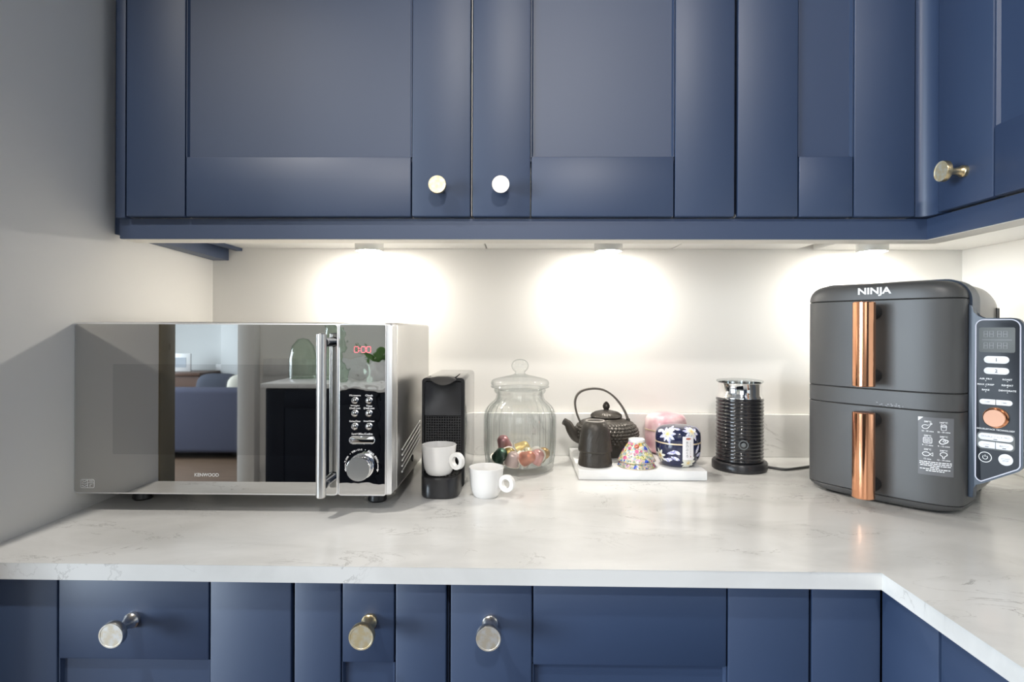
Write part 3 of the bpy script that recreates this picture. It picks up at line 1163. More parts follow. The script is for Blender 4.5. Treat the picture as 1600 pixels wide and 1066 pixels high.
t = B()
outer = [(0, 0.0), (0.058, 0.0), (0.066, 0.002), (0.0715, 0.008), (0.0725, 0.018), (0.0728, 0.04), (0.0738, 0.06), (0.0740, 0.085), (0.0740, 0.104), (0.0735, 0.113),
         (0.0712, 0.123), (0.0665, 0.132), (0.0600, 0.1395), (0.0530, 0.1455), (0.0500, 0.151), (0.0490, 0.158), (0.0530, 0.162), (0.0545, 0.166), (0.0530, 0.170), (0.0480, 0.170)]
lathe(t, outer, seg=240, mod=rib)
inner = [(0.0470, 0.170), (0.0465, 0.152), (0.0500, 0.1435), (0.0570, 0.137), (0.0640, 0.129), (0.0685, 0.120), (0.0705, 0.104), (0.0700, 0.080), (0.0695, 0.040), (0.068, 0.018), (0.060, 0.0125), (0, 0.0120)]
lathe(t, inner, seg=96)
obj('jar_body', t, M['glass'], jar)
t = B()
lathe(t, [(0, 0.166), (0.044, 0.166), (0.046, 0.1715), (0.0600, 0.1718)] + dense([(0.0600, 0.1718), (0.0616, 0.1740), (0.0600, 0.1765), (0.0612, 0.1800), (0.0600, 0.1850), (0.0560, 0.1885), (0.046, 0.1915), (0.030, 0.1952), (0.017, 0.1982),
          (0.0108, 0.2015), (0.0108, 0.2045), (0.0150, 0.2085), (0.0180, 0.2150), (0.0174, 0.2215), (0.0140, 0.2268), (0.0080, 0.2303), (0.0, 0.2315)], 4), seg=96)
obj('lid', t, M['glass'], jar, label='clear glass lid with a round ball on top')

CAPC = {'green': (0.03, 0.075, 0.05), 'olive': (0.34, 0.25, 0.07), 'mauve': (0.50, 0.24, 0.25), 'yellow': (0.60, 0.44, 0.16), 'pale': (0.62, 0.47, 0.45), 'sand': (0.58, 0.52, 0.34),
        'copper': (0.62, 0.20, 0.11), 'white': (0.80, 0.76, 0.70), 'bronze': (0.42, 0.26, 0.10), 'rose': (0.62, 0.30, 0.28)}
for k_, v_ in CAPC.items():
    M['cap_' + k_] = mat('capsule_' + k_, v_, 0.34, 0.55)
M['foil'] = mat('capsule_foil', (0.74, 0.68, 0.60), 0.4, 0.5)


def make_capsule(label, key, x, y, z, rot):
    c = thing('coffee_capsule', label, 'capsule', (x, y, z), 0, 'coffee capsules in the glass jar')
    c.rotation_euler = rot
    e = c.rotation_euler.to_matrix()                           # settle inside the jar: above its floor, clear of its wall
    q = [e @ Vector((r * math.cos(k), r * math.sin(k), h)) for r, h in ((0.0176, 0), (0.0176, 0.001), (0.0120, 0.0225), (0.0055, 0.0276)) for k in [PI * i / 12 for i in range(24)]]
    low = min(p.z for p in q)
    z = max(z, CT + 0.0130 - low)
    for _ in range(40):
        m_ = max(math.hypot(x + p.x - JX, y + p.y - JY) for p in q)
        if m_ < 0.0660:
            break
        x, y = JX + (x - JX) * 0.96, JY + (y - JY) * 0.96
    c.location = (x, y, z)
    t = B()
    lathe(t, [(0.0150, 0.0008), (0.0138, 0.010), (0.0118, 0.0215), (0.0108, 0.0232), (0.0070, 0.0270), (0.0052, 0.0275), (0, 0.0275)], seg=28)
    obj('shell', t, M['cap_' + key], c)
    t = B()
    lathe(t, [(0, 0), (0.0165, 0), (0.0175, 0.0004), (0.0175, 0.0010), (0.0150, 0.0012)], seg=28)
    obj('foil_rim', t, M['foil'], c)


caps = [('dark green coffee capsule at the left edge inside the glass jar', 'green', -0.048, 1.195, 0.014, (0.5, 0.5, 0)),
        ('olive gold coffee capsule behind the dark green one in the jar', 'olive', -0.026, 1.212, 0.030, (1.1, -0.7, 0.4)),
        ('mauve pink coffee capsule, topmost on the left of the pile in the jar', 'mauve', -0.034, 1.232, 0.042, (0.4, -0.3, 0)),
        ('mustard yellow coffee capsule in the middle of the jar', 'yellow', -0.008, 1.226, 0.036, (0.5, 1.0, 0.5)),
        ('pale dusty pink coffee capsule upright at the front of the jar', 'pale', -0.020, 1.170, 0.0145, (0.20, 0.25, 0)),
        ('sandy beige coffee capsule behind the copper one in the jar', 'sand', 0.006, 1.205, 0.020, (0.7, 0.5, 0.2)),
        ('bright copper coffee capsule lying tilted at the front of the jar', 'copper', 0.006, 1.168, 0.025, (0.9, 0.9, 0.3)),
        ('white coffee capsule with pale foil face, half hidden behind the rose pink one', 'white', 0.034, 1.182, 0.034, (-1.30, 0.15, 0.20)),
        ('bronze coffee capsule at the right edge inside the jar', 'bronze', 0.047, 1.210, 0.0205, (1.0, 0.7, 0.3)),
        ('rose pink coffee capsule lying lowest at the right front of the jar', 'rose', 0.030, 1.175, 0.0145, (0.5, 0.3, 0.8))]
for lab, key, x, y, z, rot in caps:
    make_capsule(lab, key, x, y, CT + z, rot)

# ------------------------------------------------------------------ marble tray with tea things
TT = CT + 0.019
t = B()
box(t, 0.1125, 0.3625, 1.1270, 1.3430, CT + 0.0001, TT, 0.0015)
tag(obj('marble_tray', t, M['marble_tray'], smooth=30), 'white marble tray slab under the teapot, cups and tea caddies', 'tray')

tp = thing('teapot', 'dark cast iron teapot with hobnail texture and arched handle, on the marble tray', 'teapot', (0.1870, 1.2715, TT))
t = B()


def hob(a, z, r):
    if z < 0.030 or z > 0.076:
        return r
    row = int(math.floor((z - 0.030) / 0.0065))
    ph = 0.5 * (row % 2)
    u = (a / (2 * PI) * 46 + ph) % 1.0 - 0.5
    v = ((z - 0.030) / 0.0065) % 1.0 - 0.5
    d = (u * u + v * v) * 4
    return r + 0.0030 * max(0.0, 1 - d) ** 0.8


ctrl = [(0.036, 0.0), (0.042, 0.002), (0.052, 0.014), (0.0625, 0.028), (0.0680, 0.042), (0.0690, 0.050), (0.0660, 0.060), (0.0580, 0.070), (0.0450, 0.077), (0.0375, 0.0795)]


prof = [(0, 0.0)] + dense(ctrl, 8) + [(0.0350, 0.0810), (0.033, 0.0805), (0, 0.0805)]
lathe(t, prof, seg=276, mod=hob)
obj('pot', t, M['iron'], tp)
t = B()
lathe(t, [(0.0335, 0.0822), (0.0345, 0.0850), (0.0325, 0.0890), (0.024, 0.0945), (0.012, 0.0975), (0.006, 0.0985), (0.0055, 0.1005), (0.0078, 0.104), (0.0078, 0.108), (0.0055, 0.113), (0.002, 0.1165), (0, 0.117)], seg=120,
      mod=lambda a, z, r: r + (0.0008 * math.cos(40 * a) if 0.085 < z < 0.0955 else 0.0))
obj('lid', t, M['iron'], tp)
t = B()
sp = smooth_path([(-0.046, -0.010, 0.036), (-0.066, -0.013, 0.042), (-0.078, -0.015, 0.056), (-0.085, -0.016, 0.069), (-0.0945, -0.017, 0.0755)], 5)
tube(t, sp, [0.0150 - 0.0085 * i / (len(sp) - 1) for i in range(len(sp))], 18)
e = sp[-1]
dr = (sp[-1] - sp[-2]).normalized()
tube(t, [e - dr * 0.004, e + dr * 0.0006], [0.0078, 0.0074], 18)
spo = obj('spout', t, M['iron'], tp)
t = B()
tube(t, [e + dr * 0.0002, e + dr * 0.0010], [0.0046, 0.0046], 14)
obj('spout_opening', t, M['dark_slot'], spo)
t = B()
hp = [(907, 661), (900.5, 645), (898, 630), (900.5, 619), (908, 611.5), (920, 608), (933, 607.5), (946, 611), (959, 620), (970, 633), (977, 645), (981, 656)]
hpts = [((0.1759 + (p - 943) * 0.001365) * 1.031 - 0.1870, 0.0, 1.2008 + (1.0113 - (q - 656) * 0.001372 - 1.2008) * 1.031 - TT) for p, q in hp]
tube(t, smooth_path(hpts, 4), 0.004, flat=(0.0130, 0.0042, (0, 1, 0)))
obj('handle', t, M['iron_smooth'], tp, label='flat arched metal handle')
for q in (hpts[0], hpts[-1]):
    t = B()
    box(t, q[0] - 0.0035, q[0] + 0.0035, -0.0075, 0.0075, q[2] - 0.012, q[2] + 0.004, 0.0015)
    obj('lug', t, M['iron'], tp)

# two cast iron cups, turned over and nested
for i, (dz, lab) in enumerate(((0.0, 'dark iron tea cup turned over on the tray, lower of the nested pair'),
                               (0.0285, 'dark iron tea cup turned over on top of the lower one before the teapot'))):
    c = thing('iron_cup', lab, 'cup', (0.1505, 1.1760, TT + dz), 0, 'upturned iron tea cups')
    t = B()
    s_ = 1.0 if i == 0 else 0.975
    outer = [(0.0338, 0.0), (0.0345, 0.0025), (0.0340, 0.0060), (0.0334, 0.0110), (0.0320, 0.0190), (0.0303, 0.0320), (0.0280, 0.0450), (0.0240, 0.0550), (0.0195, 0.0605)]
    prof = [(0.0320, 0.0), (0.0332, -0.0002)] + dense(outer, 4) + [(0.0180, 0.0612), (0.0170, 0.0605), (0.016, 0.059), (0, 0.059)]
    prof = [(r, z) for r, z in prof]
    s_ = 1.0

    def bark(a, z, r):
        return r + (0.00035 * math.sin(34 * a + 60 * z * 40) * math.sin(z * 900 + 7 * math.sin(3 * a)) if 0.004 < z < 0.056 else 0)
    lathe(t, prof, seg=140, mod=bark)
    obj('shell', t, M['iron'], c)
    t = B()
    lathe(t, [(0.0200 * s_, 0.0602), (0.0188 * s_, 0.0618), (0.0172 * s_, 0.0618), (0.0166 * s_, 0.0600)], seg=60)
    obj('foot_ring', t, M['rim'], c, label='pale grey foot ring')

# two floral bowls, turned over and nested
for i, (dz, lab) in enumerate(((0.0, 'flowered porcelain cup turned over on the tray, lower of the nested pair'),
                               (0.0115, 'flowered porcelain cup with white foot, turned over on top of the other'))):
    c = thing('floral_cup', lab, 'cup', (0.2330, 1.1670, TT + dz), 0.6 * i, 'upturned floral tea cups')
    t = B()
    s_ = 1.0 if i == 0 else 0.985
    lathe(t, [(0.0355 * s_, 0.0004), (0.0372 * s_, 0.0), (0.0378 * s_, 0.0015), (0.0360 * s_, 0.0055), (0.0300 * s_, 0.0165), (0.0235 * s_, 0.0270), (0.0180 * s_, 0.0350), (0.0163 * s_, 0.0378), (0.0150, 0.0380), (0, 0.0380)], seg=64)
    obj('bowl', t, M['floral'], c)
    t = B()
    lathe(t, [(0.0352, 0.0003), (0.0372, -0.0001), (0.0382, 0.0008), (0.0379, 0.0018)], seg=64)
    obj('rim', t, M['gold'], c, label='fine gilt rim')
    t = B()
    lathe(t, [(0.0160, 0.0372), (0.0162, 0.0425), (0.0152, 0.0435), (0.0138, 0.0435), (0.0130, 0.0405), (0, 0.0405)], seg=48)
    obj('foot_ring', t, M['porcelain'], c, label='white foot ring')


# tea caddies
def caddy_profile(R, h, s=1.0):
    return dense([(0.0, 0.0), (R * 0.60, 0.0), (R * 0.80, 0.006), (R * 0.945, 0.018), (R, 0.034), (R, h * 0.58)], 4), \
        dense([(R * 1.004, h * 0.60), (R * 1.004, h * 0.74), (R * 0.95, h * 0.87), (R * 0.78, h * 0.955), (R * 0.45, h * 0.99), (0.0, h)], 4)


def make_caddy(label, x, y, R, h, m, seam):
    c = thing('tea_caddy', label, 'caddy', (x, y, TT))
    lo, up = caddy_profile(R, h)
    t = B()
    lathe(t, lo + [(R * 0.97, h * 0.58), (R * 0.97, h * 0.62)], seg=64)
    obj('base', t, m, c)
    t = B()
    lathe(t, up, seg=64)
    ld = obj('lid', t, m, c)
    t = B()
    lathe(t, [(R * 0.99, h * 0.575), (R * 1.018, h * 0.580), (R * 1.022, h * 0.595), (R * 1.010, h * 0.612), (R * 0.99, h * 0.614)], seg=64)
    obj('seam_band', t, seam, c, label='gold band at the seam')
    return c, lo, up


make_caddy('pink washi-paper tea caddy with domed lid behind the navy one', 0.3235, 1.2970, 0.0452, 0.0900, M['pink'], M['gold'])
nc, lo, up = make_caddy('navy tea caddy with white and lilac flowers and paper tag', 0.3205, 1.1840, 0.0446, 0.0810, M['navy_gloss'], M['gold'])


def on_profile(prof, eps):
    """(angle in metres of arc at full radius, height) -> point on the turned surface, facing -y at 0"""
    R = max(r for r, z in prof)
    L = [0.0]
    for p, q in zip(prof, prof[1:]):
        L.append(L[-1] + math.hypot(q[0] - p[0], q[1] - p[1]))

    def f(a, s):
        s = min(max(s, 0.0001), L[-1] - 0.0001)
        for i in range(len(prof) - 1):
            if L[i] <= s <= L[i + 1]:
                k = (s - L[i]) / max(L[i + 1] - L[i], 1e-9)
                (r0, z0), (r1, z1) = prof[i], prof[i + 1]
                r, z = r0 + (r1 - r0) * k, z0 + (z1 - z0) * k
                dx, dz = (r1 - r0), (z1 - z0)
                ln = math.hypot(dx, dz) or 1
                r += eps * dz / ln
                z += -eps * dx / ln
                th = a / R
                return (r * math.sin(th), -r * math.cos(th), z)
        return (0, 0, 0)
    return f


def petal(bm, at, cx, cs, ang, ln, wd, mi=0, start=0.002):
    n = 8
    rows = []
    d = Vector((math.cos(ang), math.sin(ang)))
    q = Vector((-d.y, d.x))
    for i in range(n + 1):
        u = i / n
        w = wd * (math.sin(PI * u ** 0.8) ** 0.8 if 0 < u < 1 else 0.0) + 0.0002
        c_ = Vector((cx, cs)) + d * (start + ln * u)
        rows.append([bm.verts.new(at(*(c_ + q * w * k))) for k in (-0.5, -0.25, 0, 0.25, 0.5)])
    for a_, b_ in zip(rows, rows[1:]):
        for j in range(4):
            bm.faces.new((a_[j], b_[j], b_[j + 1], a_[j + 1])).material_index = mi


def blossom(bm, at, cx, cs, n, ln, wd, mi, rot=0.0, skip=()):
    for k in range(n):
        if k in skip:
            continue
        petal(bm, at, cx, cs, rot + 2 * PI * k / n, ln * (0.85 + 0.3 * random.random()), wd, mi)
    fan(bm, [(cx + 0.0022 * math.cos(2 * PI * i / 10), cs + 0.0022 * math.sin(2 * PI * i / 10)) for i in range(10)], lambda a, s: Vector(at(a, s)) * 1.004, 2)
    for k in range(7):
        petal(bm, lambda a, s: Vector(at(a, s)) * 1.004, cx, cs, k * 0.9, 0.0048, 0.0012, 2)


fm = [M['petal'], M['petal_white'], M['stamen']]
at = on_profile(up, 0.0003)
t = B()
blossom(t, at, 0.0190, 0.0255, 9, 0.0190, 0.0075, 0, 0.25)
blossom(t, lambda a, s: Vector(at(a, s)) * 1.003, 0.0190, 0.0255, 6, 0.0110, 0.0056, 1, 0.9)
blossom(t, at, -0.0330, 0.0190, 9, 0.0170, 0.0068, 0, 0.1)
blossom(t, lambda a, s: Vector(at(a, s)) * 1.003, -0.0330, 0.0190, 6, 0.0085, 0.0042, 1, 0.5)
for a_, s_, g_ in ((-0.018, 0.026, 2.6), (-0.004, 0.030, 2.9), (-0.024, 0.034, 2.2), (0.047, 0.018, 1.2), (0.062, 0.014, 0.6), (0.055, 0.03, 2.0), (-0.065, 0.02, 0.3)):
    petal(t, at, a_, s_, g_, 0.019, 0.0072, 0)
pobj('flower_print', t, fm, next(o for o in nc.children if o.name.startswith('lid')), label='white and lilac flowers on navy')
at = on_profile(lo, 0.0003)
s0 = 0.0
t = B()
blossom(t, at, 0.0120, 0.0440, 10, 0.0165, 0.0070, 1, 0.2)
blossom(t, at, -0.0520, 0.0560, 7, 0.0130, 0.0055, 1, 0.2)
for a_, s_, g_, ln in ((-0.012, 0.068, 3.4, 0.017), (-0.0050, 0.062, 2.7, 0.014), (-0.020, 0.052, 3.3, 0.016), (-0.026, 0.046, 2.9, 0.014), (0.026, 0.062, 1.0, 0.018), (0.028, 0.058, 0.2, 0.016), (0.040, 0.050, 0.5, 0.014),
                       (-0.006, 0.050, 2.8, 0.016), (0.060, 0.062, 1.4, 0.016)):
    petal(t, at, a_, s_, g_, ln * 1.2, 0.0070, 0)
pobj('flower_print', t, fm, next(o for o in nc.children if o.name.startswith('base')), label='cream flower and lilac leaves on navy')
t = B()                                                        # paper tag, straight down across the seam
R = 0.0446


def on_tag(e):
    return lambda x, z: (x, -math.sqrt(max((R + 0.0010 + e) ** 2 - x * x, 0)), z)


cols = [-0.0030 + 0.0225 * i / 8 for i in range(9)]
rows = []
for z in (0.0185, 0.034, 0.050, 0.0645):
    rows.append([t.verts.new(on_tag(0.0)(x, z)) for x in cols])
for a_, b_ in zip(rows, rows[1:]):
    for j in range(8):
        t.faces.new((a_[j], a_[j + 1], b_[j + 1], b_[j]))
tg = pobj('paper_tag', t, M['tag'], nc, label='white paper tag with dark brush writing')
t = B()
for i, ch in enumerate('\u4eac\u4e43\u3075\u304f\u308d'):
    text(t, ch, 0.0060, 0.0525 - 0.0066 * i, h=0.0050, at=on_tag(0.0003), bold=0.0, mi=0)
for i in range(9):
    stroke(t, [(0.0125, 0.0530 - 0.0034 * i), (0.0130, 0.0512 - 0.0034 * i)], 0.0006, on_tag(0.0003), mi=0)
fan(t, [(0.0085 + 0.0052 * math.cos(2 * PI * i / 16), 0.0600 + 0.0020 * math.sin(2 * PI * i / 16)) for i in range(16)], on_tag(0.0003), 1)
fan(t, [(0.0122, 0.0240), (0.0142, 0.0240), (0.0142, 0.0262), (0.0122, 0.0262)], on_tag(0.0003), 1)
pobj('tag_print', t, [M['dark_print'], M['seal']], tg)

# ------------------------------------------------------------------ milk frother
mf = thing('milk_frother', 'black ribbed milk frother with chrome neck beside the marble tray', 'frother', (0.4645, 1.2340, CT))
t = B()
lathe(t, [(0, 0), (0.0540, 0), (0.0560, 0.0015), (0.0560, 0.0150), (0.0535, 0.0180), (0.0480, 0.0182), (0.0470, 0.0165), (0, 0.0165)], seg=72)
bs = obj('base', t, M['black_satin'], mf)
t = B()
prof = [(0, 0.0170), (0.0455, 0.0170), (0.0468, 0.0190)]
z = 0.0200
while z < 0.1500:
    prof += [(0.0480, z), (0.0482, z + 0.0024), (0.0474, z + 0.0040), (0.0466, z + 0.0048), (0.0466, z + 0.0054), (0.0474, z + 0.0060)]
    z += 0.00740
prof += [(0.0478, 0.1515), (0, 0.1515)]
lathe(t, prof, seg=72)
fb = obj('jug', t, M['black_gloss'], mf, smooth=60)
t = B()
lathe(t, [(0.0476, 0.1515), (0.0474, 0.1535), (0.0455, 0.1580), (0.0442, 0.1615), (0.0440, 0.1800), (0.0448, 0.1825), (0.0430, 0.1830), (0.0425, 0.1600), (0, 0.1600)], seg=72)
obj('neck', t, M['chrome'], mf, label='shiny chrome neck')
t = B()
lathe(t, [(0.0420, 0.1650), (0.0420, 0.1832), (0.0465, 0.1840), (0.0470, 0.1860), (0.0462, 0.1880), (0.030, 0.1900), (0, 0.1905)], seg=64)
obj('lid', t, M['glass'], mf, label='clear lid')
t = B()
bxm = Matrix.Rotation(math.radians(-11.5), 4, 'Z')
for pr, mi in (([(0.0125, 0.0), (0.0125, -0.0030), (0.0105, -0.0036), (0.0098, -0.0030)], 0), ([(0.0098, -0.0030), (0.0082, -0.0034), (0.0078, -0.0030)], 1),
               ([(0.0078, -0.0030), (0.0050, -0.0032), (0.0046, -0.0028)], 0), ([(0.0046, -0.0028), (0.0030, -0.0032), (0, -0.0032)], 1)):
    q = B()
    ring_y(q, 0, 0.0585, -0.0470, pr, 32, 0)
    merge(t, q, mi, bxm)
obj('button', t, [M['black_gloss'], M['lcd']], mf, label='round button with grey ring')
t = B()
tube(t, smooth_path([(0.0560, -0.010, 0.0050), (0.085, -0.022, 0.0035), (0.120, -0.010, 0.0035), (0.160, 0.010, 0.0035), (0.215, 0.035, 0.0060), (0.260, 0.048, 0.012)], 6), 0.0030, 8)
obj('power_cord', t, M['cable'], bs)

# ------------------------------------------------------------------ air fryer
AF = thing('air_fryer', 'tall charcoal air fryer with two stacked drawers and copper handles', 'air fryer', (0.6000, 0.9930, CT), math.radians(-50))
FA, FB_, FN = 0.1195, 0.048, 3.3


def fy(x, inset=0.0):
    a = FA - inset
    u = min(abs(x) / a, 1.0)
    return inset + FB_ * (1 - (1 - u ** FN) ** (1 / FN))


def fplan(inset=0.0, back=0.100, n=30, ix=None):
    a = FA - (inset if ix is None else ix)
    pts = []
    for i in range(n + 1):
        ph = PI * i / n
        c_ = math.cos(ph)
        s_ = math.sin(ph)
        x = -a * math.copysign(abs(c_) ** (2 / FN), c_)
        y = inset + FB_ - FB_ * s_ ** (2 / FN)
        pts.append((x, y))
    return pts + [(a, back), (-a, back)]


def fslab(z0, z1, mtl, name, top=None, bottom=None, back=0.100):
    t = B()
    secs = [(0.0012, z0), (0.0002, z0 + 0.0010)] if not bottom else bottom
    secs = secs + ([(0.0002, z1 - 0.0010), (0.0012, z1)] if not top else top)
    secs = [q if len(q) == 3 else (q[0], q[1], q[0]) for q in secs]
    loft(t, [[(x, y, z) for x, y in fplan(i_, back, 30, ix)] for i_, z, ix in secs])
    return obj(name, t, mtl, AF, smooth=35)


fslab(0.0025, 0.0148, M['fryer'], 'base', bottom=[(0.0100, 0.0025, 0.026), (0.0040, 0.0042, 0.017), (0.0015, 0.0070, 0.0090), (0.0006, 0.0110, 0.0030)])
d_low = fslab(0.0155, 0.1640, M['fryer'], 'drawer')
fslab(0.1648, 0.1930, M['fryer'], 'middle_band')
d_up = fslab(0.1938, 0.3450, M['fryer'], 'drawer')
tb = fslab(0.3458, 0.3740, M['fryer'], 'top_band', top=[(0.0003, 0.3540, 0.0010), (0.0006, 0.3610, 0.0040), (0.0016, 0.3670, 0.0090), (0.0040, 0.3715, 0.0155), (0.0085, 0.3742, 0.0230), (0.0160, 0.3752, 0.0300)])
t = B()                                                        # dark core seen in the joints
loft(t, [[(x, y, z) for x, y in fplan(0.0032, 0.099)] for z in (0.0130, 0.3560)])
obj('core', t, M['dark_slot'], AF)
for d_, z0, z1 in ((d_up, 0.2010, 0.3405), (d_low, 0.0170, 0.1580)):
    t = B()
    yh = -0.045
    tube(t, [(0.0015, yh, z0), (0.0015, yh, z0 + 0.0010), (0.0015, yh, z1 - 0.0010), (0.0015, yh, z1)], [0.0158, 0.0168, 0.0168, 0.0158], 40)
    h_ = obj('handle', t, M['copper'], d_, smooth=30, label='polished copper bar handle')
    t = B()
    lathe(t, [(0, z1 + 0.0006), (0.0148, z1 + 0.0004), (0.0150, z1 - 0.0004)], 0.0015, yh, 36)
    obj('handle_cap', t, M['copper_dark'], h_)
    for zz in (z1 - 0.016, z0 + 0.016):
        t = B()
        tube(t, [(0.0015, yh + 0.010, zz), (0.0015, 0.0035, zz)], [0.0105, 0.0120], 20)
        obj('handle_post', t, M['black_satin'], h_)
FP = lambda e: (lambda x, z: (x, fy(x) - e, z))
t = B()
text(t, 'NINJA', 0.0015, 0.3595, w=0.0510, h=0.0150, at=FP(0.0004), bold=0.035)
pobj('lettering', t, M['white_print'], tb)
t = B()                                                        # recipe sticker on the lower drawer
sx0, sx1, sz0, sz1 = 0.0650, 0.1090, 0.0620, 0.1545
N_ = 12
rows = []
for j in range(3):
    z = sz0 + (sz1 - sz0) * j / 2
    rows.append([t.verts.new(FP(0.0004)(sx0 + (sx1 - sx0) * i / N_, z)) for i in range(N_ + 1)])
for a_, b_ in zip(rows, rows[1:]):
    for i in range(N_):
        t.faces.new((a_[i], a_[i + 1], b_[i + 1], b_[i]))
st = pobj('recipe_sticker', t, M['sticker'], d_low, label='grey translucent sticker with white food icons')
t = B()
P = FP(0.0007)
fan(t, [(sx0, sz1), (sx0, sz1 - 0.0065), (sx0 + 0.0070, sz1)], P)
cols_ = (sx0 + 0.0125, sx0 + 0.0325)
rows_ = (sz1 - 0.0145, sz1 - 0.0370, sz1 - 0.0590)
lab = ((('200\u00b0C', '23 - 25 mins'), ('160\u00b0C', '22 - 25 mins')), (('200\u00b0C', '9 - 11 mins'), ('200\u00b0C', '9 - 12 mins')), (('200\u00b0C', '12 mins'), ('200\u00b0C', '12 - 14 mins')))
for r_, z in enumerate(rows_):
    for c_, x in enumerate(cols_):
        text(t, lab[r_][c_][0], x, z + 0.0075, w=0.0095, h=0.0026, at=P, bold=0.02)
        text(t, lab[r_][c_][1], x, z - 0.0078, w=0.0012 * len(lab[r_][c_][1]) + 0.001, h=0.0024, at=P, bold=0.02)
lw_ = 0.0008
x, z = cols_[0], rows_[0]                                       # drumstick
stroke(t, [(x - 0.005 + 0.0042 * math.cos(a) * 1.0 + 0.002, z - 0.001 + 0.0032 * math.sin(a)) for a in [0.9 + 0.42 * k for k in range(13)]] + [(x + 0.0045, z + 0.0035)], lw_, P, True)
stroke(t, [(x + 0.0045 + 0.0011 * math.cos(a), z + 0.0042 + 0.0011 * math.sin(a)) for a in [k * PI / 4 for k in range(8)]], lw_, P, True)
x, z = cols_[1], rows_[0]                                       # chips in a box
stroke(t, [(x - 0.0034, z + 0.0020), (x - 0.0028, z - 0.0046), (x + 0.0028, z - 0.0046), (x + 0.0034, z + 0.0020)], lw_, P)
for k in range(4):
    stroke(t, [(x - 0.0028 + 0.0018 * k, z + 0.001), (x - 0.0028 + 0.0018 * k, z + 0.0050 - 0.0006 * (k % 2))], lw_, P)
stroke(t, [(x - 0.0034, z + 0.0020), (x - 0.001, z - 0.0002), (x + 0.001, z - 0.0002), (x + 0.0034, z + 0.0020)], lw_, P)
x, z = cols_[0], rows_[1]                                       # bacon slices
stroke(t, rrect(x - 0.0055, x + 0.0055, z - 0.0045, z + 0.0045, 0.0015, 3), lw_, P, True)
for k in (-0.0022, 0, 0.0022):
    stroke(t, [(x - 0.0045 + 0.0011 * i, z + k + 0.0006 * math.sin(i * 1.5)) for i in range(9)], lw_, P)
x, z = cols_[1], rows_[1]                                       # steak
stroke(t, [(x + (0.0050 + 0.0010 * math.sin(2 * a)) * math.cos(a), z + (0.0038 + 0.0008 * math.cos(3 * a)) * math.sin(a)) for a in [k * PI / 9 for k in range(18)]], 0.0013, P, True)
stroke(t, [(x + 0.0008 + 0.0018 * math.cos(a), z + 0.0005 + 0.0013 * math.sin(a)) for a in [k * PI / 5 for k in range(10)]], lw_, P, True)
x, z = cols_[0], rows_[2]                                       # fish
stroke(t, [(x - 0.0068, z)] + [(x - 0.0020 + 0.0048 * math.cos(a), z + 0.0032 * math.sin(a)) for a in (2.4, 1.9, 1.4, 0.9, 0.5)] + [(x + 0.0030, z), (x + 0.0068, z + 0.0028), (x + 0.0068, z - 0.0028), (x + 0.0030, z)]
       + [(x - 0.0020 + 0.0048 * math.cos(a), z - 0.0032 * math.sin(a)) for a in (0.5, 0.9, 1.4, 1.9, 2.4)], 0.0010, P, True)
x, z = cols_[1], rows_[2]                                       # broccoli
stroke(t, [(x - 0.0008, z - 0.0050), (x - 0.0012, z - 0.0020), (x - 0.0042, z + 0.0005), (x - 0.0040, z + 0.0030), (x - 0.0015, z + 0.0046), (x + 0.0015, z + 0.0046), (x + 0.0040, z + 0.0030), (x + 0.0042, z + 0.0005), (x + 0.0012, z - 0.0020), (x + 0.0008, z - 0.0050)], 0.0010, P, True)
for k, wd_ in enumerate((0.0400, 0.0400, 0.0380, 0.0120, 0.0390, 0.0230)):     # lines too fine to read: word-length strokes
    xx = (sx0 + sx1) / 2 - wd_ / 2
    while xx < (sx0 + sx1) / 2 + wd_ / 2 - 0.001:
        ww = min(random.uniform(0.0020, 0.0055), (sx0 + sx1) / 2 + wd_ / 2 - xx)
        stroke(t, [(xx, sz1 - 0.0715 - 0.0028 * k), (xx + ww, sz1 - 0.0715 - 0.0028 * k)], 0.0013, P)
        xx += ww + 0.0008
pobj('sticker_print', t, M['white_print'], st)
t = B()                                                        # scuff of paint and sticky residue on the middle band
for k in range(26):
    cx_, cz_ = random.gauss(0.026, 0.010), random.gauss(0.1685, 0.0022)
    r_ = random.uniform(0.0004, 0.0013)
    fan(t, [(cx_ + r_ * random.uniform(0.6, 2.0) * math.cos(a), max(0.1656, cz_ + r_ * 0.7 * math.sin(a))) for a in [q * PI / 4 for q in range(8)]], FP(0.0004))
pobj('scuff', t, M['grey_print'], next(o for o in AF.children if o.name.startswith('middle_band')))
# graphite arch between the front module and the rear housing
t = B()
ao = rrect(-0.1225, 0.1235, 0.0270, 0.3785, 0.036, 10)
ai = rrect(-0.1160, 0.1150, 0.0330, 0.3715, 0.032, 10)
loft(t, [[(x, 0.056 + (0.010 if abs(x) < 0.08 else 0.0) * 0, z) for x, z in ai], [(x, 0.054, z) for x, z in ao], [(x, 0.100, z) for x, z in ao]], 0, False, True)
arch = obj('arch_trim', t, M['fryer_trim'], AF, smooth=50)
t = B()                                                        # rear housing, rounded at the back
secs = []
for y, i_ in ((0.098, 0.0015), (0.150, 0.0010), (0.220, 0.0020), (0.258, 0.006), (0.280, 0.016), (0.292, 0.032), (0.296, 0.050)):
    secs.append([(x, y, z) for x, z in rrect(-0.1210 + i_, 0.1215 - i_, 0.0035 + i_ * 0.3, 0.3775 - i_ * 0.8, 0.040, 8)])
loft(t, secs)
rh = obj('rear_housing', t, M['fryer_side'], AF, smooth=50, label='glossy rounded rear housing')
t = B()
for k in range(3):
    box(t, 0.1195, 0.1212, 0.225 + 0.008 * k, 0.229 + 0.008 * k, 0.300, 0.335, 0.0005)
obj('air_outlet', t, M['black'], rh)
